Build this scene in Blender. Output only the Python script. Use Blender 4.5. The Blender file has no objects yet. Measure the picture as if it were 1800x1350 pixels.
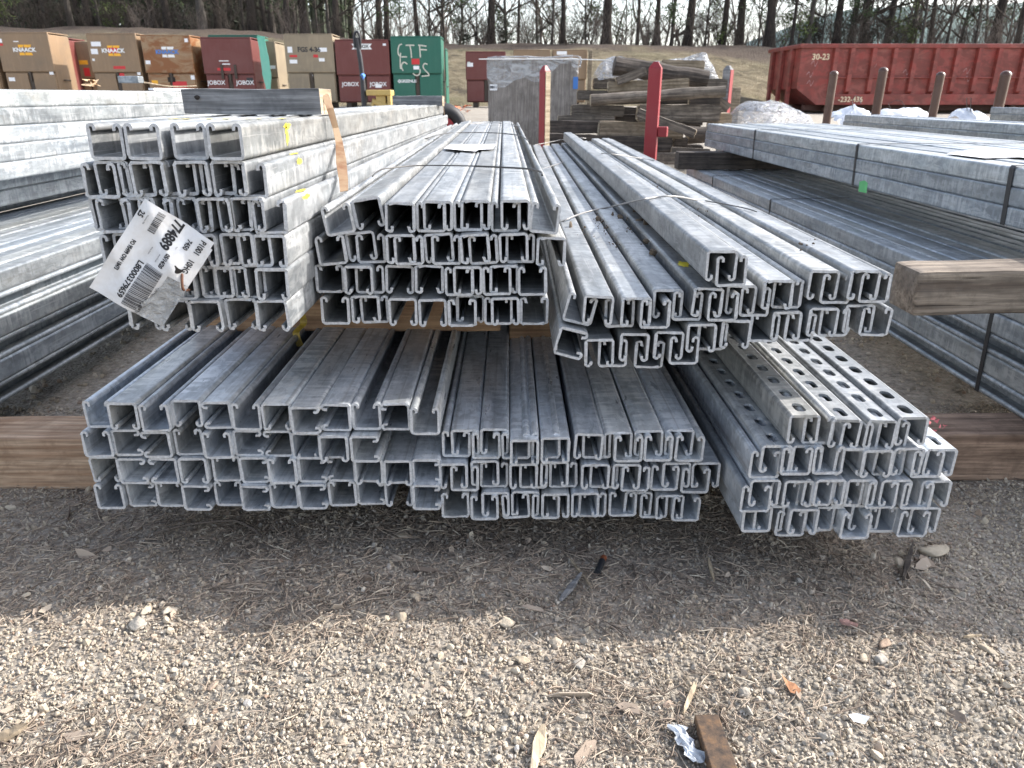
import bpy, bmesh, math, random
import numpy as np
from mathutils import Vector, Matrix, Euler, Quaternion, noise as mnoise

R = math.radians
rng = random.Random(7)
sc = bpy.context.scene
C = sc.collection

# ------------------------------------------------------------------ camera, sky, sun
F = 1300.0                       # focal length in photo pixels (1800 wide)
HOR = 168.0                      # horizon row in the photo
TH = math.atan((675 - HOR) / F)  # pitch
CH = 0.66                        # camera height
ct, st = math.cos(TH), math.sin(TH)
cam = bpy.data.cameras.new("camera")
camo = bpy.data.objects.new("camera", cam)
C.objects.link(camo)
camo.location = (0, 0, CH)
camo.rotation_euler = (math.pi / 2 - TH, 0, 0)
cam.sensor_width = 36
cam.lens = 36 * F / 1800
cam.clip_start = 0.02
cam.clip_end = 3000
cam.dof.use_dof = True
cam.dof.focus_distance = 1.05
cam.dof.aperture_fstop = 15
sc.camera = camo

SUN_EL, SUN_AZ = R(35), R(16)    # azimuth measured from +X towards +Y
w = bpy.data.worlds.new("World")
sc.world = w
w.use_nodes = True
wn = w.node_tree
sky = wn.nodes.new("ShaderNodeTexSky")
sky.sky_type = 'NISHITA'
sky.sun_disc = False
sky.sun_elevation = SUN_EL
sky.sun_rotation = R(74)
sky.air_density = 1.0
sky.dust_density = 2.2
sky.ozone_density = 1.0
bw = wn.nodes.new("ShaderNodeRGBToBW")                # thin white cloud veil: part of the blue is washed out
mxs = wn.nodes.new("ShaderNodeMix"); mxs.data_type = 'RGBA'
mxs.inputs[0].default_value = 0.48
wn.links.new(sky.outputs[0], bw.inputs[0])
wn.links.new(sky.outputs[0], mxs.inputs[6]); wn.links.new(bw.outputs[0], mxs.inputs[7])
wn.links.new(mxs.outputs[2], wn.nodes["Background"].inputs[0])
wn.nodes["Background"].inputs[1].default_value = 0.15
sl = bpy.data.lights.new("sun", 'SUN')
sl.energy = 2.25
sl.angle = R(0.5)
sl.color = (1.0, 0.955, 0.89)
so = bpy.data.objects.new("sun", sl)
C.objects.link(so)
sv = Vector((math.cos(SUN_EL) * math.cos(SUN_AZ), math.cos(SUN_EL) * math.sin(SUN_AZ), math.sin(SUN_EL)))
so.rotation_euler = sv.to_track_quat('Z', 'Y').to_euler()
so.location = (8, 3, 8)
sc.view_settings.view_transform = 'Standard'
sc.view_settings.look = 'None'
sc.view_settings.gamma = 1
sc.view_settings.exposure = 1.65
sc.cycles.use_denoising = True
sc.cycles.max_bounces = 8
sc.cycles.diffuse_bounces = 4
sc.cycles.glossy_bounces = 4
sc.cycles.transparent_max_bounces = 12


# ------------------------------------------------------------------ pixel -> place (photo measurements)
def ray(u, v):
    xc, yc = (u - 900) / F, -(v - 675) / F
    return Vector((xc, ct + yc * st, -st + yc * ct))


O = Vector((0, 0, CH))


def on_y(u, v, y):
    d = ray(u, v); return O + d * (y / d.y)


def on_x(u, v, x):
    d = ray(u, v); return O + d * (x / d.x)


def on_z(u, v, z):
    d = ray(u, v); return O + d * ((z - CH) / d.z)


# ------------------------------------------------------------------ node helpers
class NT:
    def __init__(self, name):
        self.m = bpy.data.materials.new(name)
        self.m.use_nodes = True
        self.t = self.m.node_tree
        self.b = self.t.nodes["Principled BSDF"]
        self.out = self.t.nodes["Material Output"]

    def n(self, typ, ins=None, **props):
        nd = self.t.nodes.new(typ)
        for k, v in props.items():
            setattr(nd, k, v)
        for k, v in (ins or {}).items():
            self.put(nd.inputs[k], v)
        return nd

    def put(self, sock, v):
        if isinstance(v, bpy.types.NodeSocket):
            self.t.links.new(v, sock)
        elif isinstance(v, bpy.types.Node):
            self.t.links.new(v.outputs[0], sock)
        else:
            if isinstance(v, tuple) and len(v) == 3 and sock.type == 'RGBA':
                v = (*v, 1)
            sock.default_value = v

    def set(self, **kw):
        for k, v in kw.items():
            self.put(self.b.inputs[k.replace('_', ' ')], v)
        return self.m

    def coord(self, scale=(1, 1, 1), rand=True, kind='Object'):
        tc = self.n("ShaderNodeTexCoord")
        src = tc.outputs[kind]
        if rand:
            oi = self.n("ShaderNodeObjectInfo")
            mu = self.n("ShaderNodeMath", {0: oi.outputs['Random'], 1: 37.0}, operation='MULTIPLY')
            ad = self.n("ShaderNodeVectorMath", {0: src, 1: mu.outputs[0]}, operation='ADD')
            src = ad.outputs[0]
        mp = self.n("ShaderNodeMapping", {'Vector': src, 'Scale': scale})
        return mp.outputs[0]

    def noise(self, vec, scale, detail=4, rough=0.55, dist=0.0):
        return self.n("ShaderNodeTexNoise", {'Vector': vec, 'Scale': scale, 'Detail': detail, 'Roughness': rough, 'Distortion': dist}).outputs[0]

    def vor(self, vec, scale, feature='F1'):
        return self.n("ShaderNodeTexVoronoi", {'Vector': vec, 'Scale': scale}, feature=feature)

    def ramp(self, fac, stops, interp='LINEAR'):
        r = self.n("ShaderNodeValToRGB", {0: fac})
        r.color_ramp.interpolation = interp
        e = r.color_ramp.elements
        while len(e) < len(stops):
            e.new(0.5)
        for i, (p, c) in enumerate(stops):
            e[i].position = p
            if not isinstance(c, tuple):
                c = (c, c, c)
            e[i].color = (*c, 1)
        return r.outputs[0]

    def mix(self, fac, a, b, mode='MIX'):
        mx = self.n("ShaderNodeMix", data_type='RGBA', blend_type=mode)
        self.put(mx.inputs[0], fac); self.put(mx.inputs[6], a); self.put(mx.inputs[7], b)
        return mx.outputs[2]

    def math(self, op, a, b=0.0, clamp=False):
        nd = self.n("ShaderNodeMath", {0: a, 1: b}, operation=op)
        nd.use_clamp = clamp
        return nd.outputs[0]

    def bump(self, h, strength=0.3, dist=0.002):
        self.put(self.b.inputs['Normal'], self.n("ShaderNodeBump", {'Height': h, 'Strength': strength, 'Distance': dist}).outputs[0])

    def rand(self):
        return self.n("ShaderNodeObjectInfo").outputs['Random']


def m_galv(name, dark, light, streak=(0.72, 0.73, 0.74), tint=(0.55, 0.6, 0.68), metal=0.45, rough=0.42, dirt=0.25):
    t = NT(name)
    c1 = t.coord((14, 3.2, 14))
    c2 = t.coord((10, 90, 10))
    c3 = t.coord((1, 1, 1))
    big = t.noise(c1, 1.6, 6, 0.62, 0.8)
    col = t.ramp(big, [(0.34, dark), (0.5, tuple((a + b) / 2 for a, b in zip(dark, light))), (0.64, light)])
    sp = t.vor(c3, 85).outputs['Color']
    spv = t.ramp(t.n("ShaderNodeSeparateColor", {0: sp}).outputs[0], [(0.0, 0.78), (1.0, 1.16)])
    col = t.mix(0.8, col, spv, 'MULTIPLY')
    # bluish tint in random areas
    bl = t.ramp(t.noise(c1, 0.9, 3), [(0.45, 0.0), (0.75, 0.55)])
    col = t.mix(bl, col, t.mix(1.0, col, tuple(min(1, x * 1.55) for x in tint), 'MULTIPLY'))
    # pale zinc runs across the length
    rn = t.ramp(t.math('MULTIPLY', t.noise(c2, 1.0, 5, 0.6), t.ramp(t.noise(c1, 2.4, 3), [(0.3, 0.55), (0.7, 1.15)])), [(0.43, 0.0), (0.58, 0.7)])
    col = t.mix(rn, col, streak)
    blot = t.ramp(t.math('MULTIPLY', t.noise(t.coord((26, 9, 26)), 2.2, 6, 0.7, 1.2), t.ramp(t.noise(c1, 1.1, 2), [(0.35, 0.6), (0.65, 1.1)])), [(0.5, 0.0), (0.6, 0.5)])
    col = t.mix(blot, col, streak)
    dk = t.ramp(t.noise(t.coord((20, 6, 20)), 1.7, 6, 0.7, 0.8), [(0.3, 0.5), (0.45, 0.0)])
    col = t.mix(dk, col, tuple(x * 0.6 for x in dark))
    # long rolled lines with grime
    c4 = t.coord((160, 1.2, 160))
    ln = t.ramp(t.noise(c4, 1.0, 3), [(0.28, 1.0), (0.42, 0.0)])
    col = t.mix(t.math('MULTIPLY', ln, dirt), col, (0.13, 0.115, 0.1))
    sp2 = t.ramp(t.noise(t.coord((1, 1, 1)), 170, 3), [(0.27, 1.0), (0.35, 0.0)])
    col = t.mix(t.math('MULTIPLY', sp2, 0.55), col, (0.16, 0.14, 0.12))
    scr = t.ramp(t.noise(t.coord((300, 5, 300)), 1.0, 2, 0.5, 0.6), [(0.66, 0.0), (0.7, 0.5)])
    col = t.mix(scr, col, streak)
    stain = t.ramp(t.noise(t.coord((12, 5, 12)), 1.3, 5, 0.65, 1.0), [(0.56, 0.0), (0.7, 0.26)])
    col = t.mix(stain, col, (0.27, 0.235, 0.19))
    per = t.ramp(t.rand(), [(0, 0.74), (0.5, 1.0), (1, 1.16)])
    col = t.mix(1.0, col, per, 'MULTIPLY')
    warm = t.ramp(t.math('FRACT', t.math('MULTIPLY', t.rand(), 13.7)), [(0.45, (1, 1, 1)), (1.0, (1.03, 0.99, 0.92))])
    col = t.mix(1.0, col, warm, 'MULTIPLY')
    t.bump(t.math('ADD', t.noise(c3, 220, 4), t.math('MULTIPLY', big, 1.2)), 0.16, 0.0012)
    ro = t.ramp(t.noise(c1, 3.0, 4), [(0.3, rough - 0.1), (0.7, rough + 0.16)])
    return t.set(Base_Color=col, Metallic=metal, Roughness=ro)


def m_wood(name, dark, light, axis=0, ring=1.0, crack=0.8, rough=0.85, streakcol=None):
    t = NT(name)
    s = [70, 70, 70]; s[axis] = 2.6
    c = t.coord(tuple(s))
    f = t.noise(c, 1.0, 8, 0.62, 0.6)
    s2 = [15, 15, 15]; s2[axis] = 1.3
    wv = t.n("ShaderNodeTexWave", {'Vector': t.coord(tuple(s2)), 'Scale': ring, 'Distortion': 7.0, 'Detail': 3.0, 'Detail Scale': 1.2}, wave_type='RINGS', rings_direction='XYZ'[axis])
    f2 = t.noise(t.coord((7, 7, 7)), 1.6, 5, 0.6)
    mixv = t.math('ADD', t.math('ADD', t.math('MULTIPLY', f, 0.58), t.math('MULTIPLY', wv.outputs[1], 0.09)), t.math('MULTIPLY', f2, 0.33))
    col = t.ramp(mixv, [(0.38, dark), (0.5, tuple((a * 0.5 + b * 0.5) for a, b in zip(dark, light))), (0.6, light)])
    s4 = [210, 210, 210]; s4[axis] = 9.0
    col = t.mix(0.8, col, t.ramp(t.noise(t.coord(tuple(s4)), 1.0, 5, 0.6), [(0.36, 0.62), (0.62, 1.22)]), 'MULTIPLY')
    blt = t.ramp(t.noise(t.coord((11, 11, 11)), 1.5, 6, 0.7, 0.5), [(0.5, 0.0), (0.64, 0.5)])
    col = t.mix(blt, col, tuple(x * 0.75 for x in dark))
    if streakcol:
        col = t.mix(t.ramp(t.noise(t.coord((5, 5, 5)), 1.3, 4), [(0.5, 0.0), (0.7, 0.7)]), col, streakcol)
    s3 = [150, 150, 150]; s3[axis] = 4.0
    cr = t.ramp(t.noise(t.coord(tuple(s3)), 1.0, 4, 0.6), [(0.31, 1.0), (0.36, 0.0)])
    col = t.mix(t.math('MULTIPLY', cr, crack), col, tuple(x * 0.25 for x in dark))
    per = t.ramp(t.rand(), [(0, 0.8), (1, 1.12)])
    col = t.mix(1.0, col, per, 'MULTIPLY')
    t.bump(t.math('SUBTRACT', f, t.math('MULTIPLY', cr, 0.8)), 0.55, 0.003)
    return t.set(Base_Color=col, Roughness=rough)


def m_paint(name, base, dirt=(0.12, 0.1, 0.08), amt=0.35, rough=0.5, rust=None, sc_=2.2):
    t = NT(name)
    c = t.coord((1, 1, 1))
    n1 = t.noise(c, sc_, 6, 0.65, 0.4)
    col = t.mix(t.math('MULTIPLY', t.ramp(n1, [(0.42, 0.0), (0.72, 1.0)]), amt), base, dirt)
    n2 = t.noise(t.coord((9, 9, 1.2)), 2.0, 5)
    col = t.mix(t.math('MULTIPLY', t.ramp(n2, [(0.5, 0.0), (0.75, 1.0)]), amt * 0.7), col, tuple(min(1, x * 1.35 + 0.03) for x in base))
    if rust:
        rn = t.noise(t.coord((1.2, 1.2, 2.4)), 1.7, 7, 0.7, 0.9)
        col = t.mix(t.ramp(rn, [(0.44, 0.0), (0.56, 0.9)]), col, rust)
    t.bump(n1, 0.12, 0.01)
    return t.set(Base_Color=col, Roughness=rough)


def m_plain(name, col, rough=0.6, metal=0.0, var=0.15, scale=20, **kw):
    t = NT(name)
    n1 = t.noise(t.coord((1, 1, 1)), scale, 5)
    cc = t.ramp(n1, [(0.25, tuple(x * (1 - var) for x in col)), (0.75, tuple(min(1, x * (1 + var)) for x in col))])
    t.bump(n1, 0.08, 0.002)
    return t.set(Base_Color=cc, Roughness=rough, Metallic=metal, **kw)


def m_plastic(name, alpha_lo=0.15, alpha_hi=0.75, col=(0.85, 0.87, 0.9), scale=9, rough=0.22):
    t = NT(name)
    c = t.coord((1, 1, 2.2))
    n1 = t.noise(c, scale, 6, 0.6, 1.5)
    t.bump(n1, 0.9, 0.03)
    return t.set(Base_Color=col, Roughness=rough, Alpha=t.ramp(n1, [(0.35, alpha_lo), (0.62, alpha_hi)]), Specular_IOR_Level=0.8)


M = {}
M['galv'] = m_galv('galvanized_steel', (0.21, 0.222, 0.232), (0.37, 0.38, 0.388), streak=(0.5, 0.512, 0.522), metal=0.38, rough=0.45)
M['galv_dull'] = m_galv('weathered_galvanized', (0.36, 0.386, 0.42), (0.64, 0.67, 0.71), streak=(0.76, 0.78, 0.81), metal=0.42, rough=0.36, dirt=0.35)
M['galv_new'] = m_galv('bright_galvanized', (0.2, 0.22, 0.24), (0.36, 0.385, 0.4), streak=(0.52, 0.54, 0.56), metal=0.32, rough=0.45, dirt=0.15)
M['galv_side'] = m_galv('side_galvanized', (0.23, 0.255, 0.28), (0.38, 0.41, 0.435), streak=(0.52, 0.55, 0.58), metal=0.38, rough=0.42, dirt=0.2)
M['galv_end'] = m_plain('cut_steel_end', (0.46, 0.465, 0.475), 0.7, 0.15, var=0.3, scale=260)
M['wood_grey'] = m_wood('weathered_wood', (0.12, 0.12, 0.125), (0.31, 0.31, 0.315))
M['wood_brown'] = m_wood('old_brown_wood', (0.13, 0.098, 0.074), (0.35, 0.285, 0.22), streakcol=(0.24, 0.21, 0.185))
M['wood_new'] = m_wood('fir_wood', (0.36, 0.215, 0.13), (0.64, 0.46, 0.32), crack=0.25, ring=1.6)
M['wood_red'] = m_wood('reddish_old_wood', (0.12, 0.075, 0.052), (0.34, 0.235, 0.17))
M['wood_fir_shaded'] = m_wood('fir_wood_shaded', (0.24, 0.13, 0.07), (0.44, 0.27, 0.15), crack=0.2, ring=1.4)  # darker copy of the fir wood, shade between the layers put into its colour
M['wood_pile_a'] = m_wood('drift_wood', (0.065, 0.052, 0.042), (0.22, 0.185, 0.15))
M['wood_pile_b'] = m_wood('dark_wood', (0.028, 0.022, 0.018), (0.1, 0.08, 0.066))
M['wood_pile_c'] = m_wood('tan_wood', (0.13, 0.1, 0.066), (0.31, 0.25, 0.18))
M['wood_end'] = m_wood('sawn_end', (0.3, 0.23, 0.15), (0.52, 0.43, 0.31), axis=1, crack=0.3)
M['plywood'] = m_wood('plywood', (0.2, 0.175, 0.155), (0.38, 0.345, 0.315), axis=2, ring=3.0, crack=0.15)
M['rust_strap'] = m_paint('rusty_strap', (0.3, 0.205, 0.12), dirt=(0.17, 0.062, 0.022), amt=1.0, rough=0.6, sc_=25)
M['black_strap'] = m_plain('black_strap', (0.02, 0.02, 0.022), 0.5)
M['wire'] = m_plain('tie_wire', (0.1, 0.095, 0.09), 0.5, 0.6)
M['wire_light'] = m_plain('grey_wire', (0.32, 0.31, 0.3), 0.5, 0.5)
M['paper'] = m_plain('paper', (0.82, 0.82, 0.84), 0.6, var=0.04, scale=60)
M['tag_paper'] = m_paint('worn_tag_paper', (0.62, 0.625, 0.64), dirt=(0.42, 0.38, 0.33), amt=0.45, rough=0.55, sc_=45)
M['ink'] = m_plain('ink', (0.03, 0.03, 0.035), 0.7)
M['yellow_paint'] = m_plain('yellow_spray_paint', (0.8, 0.66, 0.05), 0.6, var=0.1, scale=90)
M['green_paint'] = m_plain('green_spray_paint', (0.12, 0.45, 0.16), 0.6, var=0.15)
M['pink_film'] = m_plain('pink_film', (0.42, 0.09, 0.1), 0.5, var=.4)
M['tan_box'] = m_paint('tan_paint', (0.255, 0.168, 0.098), amt=0.4)
M['tan_box_grey'] = m_paint('grey_tan_paint', (0.27, 0.215, 0.145), amt=0.45)
M['rust_box'] = m_paint('rusted_tan_paint', (0.31, 0.2, 0.11), amt=0.3, rust=(0.22, 0.075, 0.018))
M['red_box'] = m_paint('oxide_red_paint', (0.135, 0.032, 0.027), dirt=(0.19, 0.09, 0.08), amt=0.3)
M['green_box'] = m_paint('green_paint_metal', (0.014, 0.115, 0.078), dirt=(0.06, 0.14, 0.11), amt=0.3)
M['dark_seam'] = m_plain('dark_gap', (0.02, 0.015, 0.012), 0.8)
M['latch'] = m_plain('latch_steel', (0.06, 0.045, 0.035), 0.5, 0.3)
M['white_ink'] = m_plain('white_vinyl', (0.8, 0.8, 0.8), 0.5, var=0.03)
M['orange_vinyl'] = m_plain('amber_vinyl', (0.85, 0.42, 0.03), 0.5, var=0.06)
M['red_vinyl'] = m_plain('red_vinyl', (0.55, 0.03, 0.035), 0.5, var=0.06)
M['blue_vinyl'] = m_plain('blue_vinyl', (0.06, 0.2, 0.55), 0.5, var=0.06)
M['chalk'] = m_plain('chalk_spray', (0.6, 0.58, 0.5), 0.8, var=0.2, scale=30)
M['dumpster'] = m_paint('dumpster_red', (0.27, 0.04, 0.03), dirt=(0.29, 0.13, 0.1), amt=0.6, rough=0.5, rust=(0.17, 0.036, 0.026), sc_=2.6)
M['dumpster_dark'] = m_paint('dumpster_under', (0.12, 0.045, 0.035), amt=0.4)
M['cream_ink'] = m_plain('cream_stencil', (0.75, 0.62, 0.42), 0.7)
M['red_post'] = m_paint('red_post_paint', (0.26, 0.014, 0.02), dirt=(0.2, 0.06, 0.06), amt=0.3, sc_=6)
M['rust_pipe'] = m_paint('rusty_pipe', (0.065, 0.028, 0.017), dirt=(0.16, 0.095, 0.07), amt=0.55, rough=0.35, sc_=5)
M['yellow_metal'] = m_paint('yellow_machine_paint', (0.5, 0.35, 0.11), amt=0.4)
M['rubber'] = m_plain('rubber', (0.018, 0.018, 0.02), 0.6)
M['steel_black'] = m_plain('black_steel', (0.03, 0.03, 0.035), 0.4, 0.3)
M['film'] = m_plastic('stretch_film', 0.06, 0.5)
M['film_white'] = m_plastic('milky_film', 0.2, 0.75, (0.5, 0.52, 0.56), scale=14, rough=0.15)
M['bag_white'] = m_plastic('white_bag', 0.96, 1.0, (0.75, 0.77, 0.82), scale=7)
M['pouch'] = m_plastic('label_pouch', 0.82, 1.0, (0.62, 0.63, 0.64), scale=60, rough=0.15)
M['teal_tarp'] = m_paint('teal_tarp', (0.13, 0.42, 0.32), dirt=(0.3, 0.5, 0.44), amt=0.5)


def m_stone():
    t = NT('gravel_stone')
    r = t.rand()
    col = t.ramp(r, [(0.0, (0.25, 0.225, 0.195)), (0.18, (0.46, 0.395, 0.31)), (0.36, (0.36, 0.345, 0.325)), (0.55, (0.52, 0.46, 0.375)),
                     (0.72, (0.43, 0.38, 0.32)), (0.86, (0.6, 0.55, 0.48)), (0.97, (0.3, 0.22, 0.17)), (1.0, (0.72, 0.7, 0.67))])
    n1 = t.noise(t.coord((1, 1, 1)), 2.4, 5)
    col = t.mix(0.75, col, t.ramp(n1, [(0.25, 0.78), (0.75, 1.15)]), 'MULTIPLY')
    col = t.mix(1.0, col, (1.0, 0.97, 0.92), 'MULTIPLY')
    # grimy stones where the needle litter lies
    geo = t.n("ShaderNodeNewGeometry").outputs['Position']
    sep = t.n("ShaderNodeSeparateXYZ", {0: geo})
    pn = t.noise(geo, 2.6, 4)
    yy = t.math('ADD', sep.outputs[1], t.math('MULTIPLY', t.math('SUBTRACT', pn, 0.5), 0.35))
    grime = t.ramp(yy, [(0.66, 0.0), (0.82, 0.62)])
    col = t.mix(grime, col, t.mix(1.0, col, (0.92, 0.9, 0.88), 'MULTIPLY'))
    t.bump(n1, 0.2, 0.05)
    return t.set(Base_Color=col, Roughness=0.9)


def m_ground():
    t = NT('yard_ground')
    geo = t.n("ShaderNodeNewGeometry").outputs['Position']
    sep = t.n("ShaderNodeSeparateXYZ", {0: geo})
    pn = t.noise(geo, 2.6, 4)
    yy = t.math('ADD', sep.outputs[1], t.math('MULTIPLY', t.math('SUBTRACT', pn, 0.5), 0.35))
    n1 = t.noise(geo, 45, 8, 0.7)
    soil = t.ramp(n1, [(0.35, (0.17, 0.138, 0.11)), (0.65, (0.45, 0.388, 0.32))])
    sand = t.ramp(n1, [(0.35, (0.2, 0.17, 0.135)), (0.65, (0.42, 0.375, 0.31))])
    near = t.mix(t.ramp(yy, [(0.66, 0.0), (0.82, 1.0)]), sand, soil)
    v = t.vor(geo, 130)
    peb = t.ramp(t.n("ShaderNodeSeparateColor", {0: v.outputs['Color']}).outputs[0], [(0, (0.16, 0.14, 0.12)), (0.5, (0.3, 0.27, 0.23)), (1, (0.45, 0.42, 0.37))])
    near = t.mix(t.math('MULTIPLY', t.ramp(v.outputs['Distance'], [(0.3, 1.0), (0.6, 0.0)]), 0.6), near, peb)
    far = t.ramp(t.noise(geo, 1.3, 8, 0.7), [(0.3, (0.24, 0.21, 0.175)), (0.7, (0.4, 0.36, 0.3))])
    far = t.mix(0.5, far, t.ramp(t.noise(geo, 30, 5), [(0.3, 0.7), (0.7, 1.2)]), 'MULTIPLY')
    col = t.mix(t.ramp(t.math('MULTIPLY', sep.outputs[1], 0.1), [(0.3, 0.0), (0.5, 1.0)]), near, far)
    h = t.math('ADD', n1, t.math('MULTIPLY', v.outputs['Distance'], -0.8))
    t.bump(h, 0.8, 0.008)
    return t.set(Base_Color=col, Roughness=0.95)


def m_bank():
    t = NT('dry_grass_bank')
    geo = t.n("ShaderNodeNewGeometry").outputs['Position']
    a = t.noise(t.n("ShaderNodeMapping", {'Vector': geo, 'Scale': (1.0, 0.6, 2.5)}).outputs[0], 1.4, 8, 0.7, 0.6)
    col = t.ramp(a, [(0.36, (0.075, 0.06, 0.036)), (0.46, (0.17, 0.135, 0.078)), (0.55, (0.245, 0.2, 0.122)), (0.66, (0.31, 0.26, 0.17))])
    g = t.noise(geo, 0.35, 5)
    col = t.mix(t.math('MULTIPLY', t.ramp(g, [(0.52, 0.0), (0.7, 1.0)]), 0.5), col, (0.2, 0.2, 0.09))
    fine = t.noise(t.n("ShaderNodeMapping", {'Vector': geo, 'Scale': (3, 3, 1)}).outputs[0], 9, 5)
    col = t.mix(0.7, col, t.ramp(fine, [(0.38, 0.5), (0.62, 1.3)]), 'MULTIPLY')
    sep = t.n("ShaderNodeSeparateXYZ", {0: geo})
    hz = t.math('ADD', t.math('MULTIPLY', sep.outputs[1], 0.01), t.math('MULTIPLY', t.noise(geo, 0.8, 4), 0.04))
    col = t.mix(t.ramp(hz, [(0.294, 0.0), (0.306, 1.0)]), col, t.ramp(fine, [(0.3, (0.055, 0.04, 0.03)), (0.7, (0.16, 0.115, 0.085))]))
    t.bump(t.math('ADD', a, t.math('MULTIPLY', fine, 0.6)), 1.0, 0.25)
    return t.set(Base_Color=col, Roughness=1.0)


M['stone'] = m_stone()
M['ground'] = m_ground()
M['bank'] = m_bank()


def m_straw():
    t = NT('needle_litter')
    col = t.ramp(t.rand(), [(0, (0.1, 0.074, 0.058)), (0.4, (0.27, 0.212, 0.165)), (0.75, (0.4, 0.32, 0.25)), (0.93, (0.46, 0.385, 0.3)), (1, (0.58, 0.52, 0.42))])
    return t.set(Base_Color=col, Roughness=0.85)


M['straw'] = m_straw()


def m_bark(name, a, b):
    t = NT(name)
    n1 = t.noise(t.coord((9, 9, 1.4)), 2.2, 6, 0.65)
    t.bump(n1, 0.9, 0.05)
    return t.set(Base_Color=t.ramp(n1, [(0.3, a), (0.7, b)]), Roughness=0.95)


M['bark_pine'] = m_bark('pine_bark', (0.02, 0.015, 0.012), (0.075, 0.058, 0.047))
M['bark_grey'] = m_bark('grey_bark', (0.04, 0.034, 0.029), (0.13, 0.112, 0.096))
M['twig'] = m_bark('twig_bark', (0.035, 0.027, 0.021), (0.1, 0.08, 0.064))
M['twig_pale'] = m_bark('pale_twig_bark', (0.09, 0.07, 0.058), (0.2, 0.165, 0.14))


def m_leaf(name, a, b):
    t = NT(name)
    n1 = t.noise(t.coord((1, 1, 1)), 3.0, 4)
    return t.set(Base_Color=t.ramp(n1, [(0.3, a), (0.7, b)]), Roughness=0.7)


M['pine_leaf'] = m_leaf('pine_needles', (0.03, 0.055, 0.018), (0.1, 0.155, 0.05))
M['pine_leaf_lit'] = m_leaf('sunlit_young_pine_needles', (0.07, 0.11, 0.025), (0.17, 0.21, 0.06))  # lighter young needles, with sunlight put into the leaf colour
M['cedar_leaf'] = m_leaf('cedar_leaf', (0.02, 0.03, 0.017), (0.06, 0.075, 0.038))
M['hill'] = m_leaf('far_hill', (0.1, 0.16, 0.145), (0.16, 0.22, 0.195))


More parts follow.
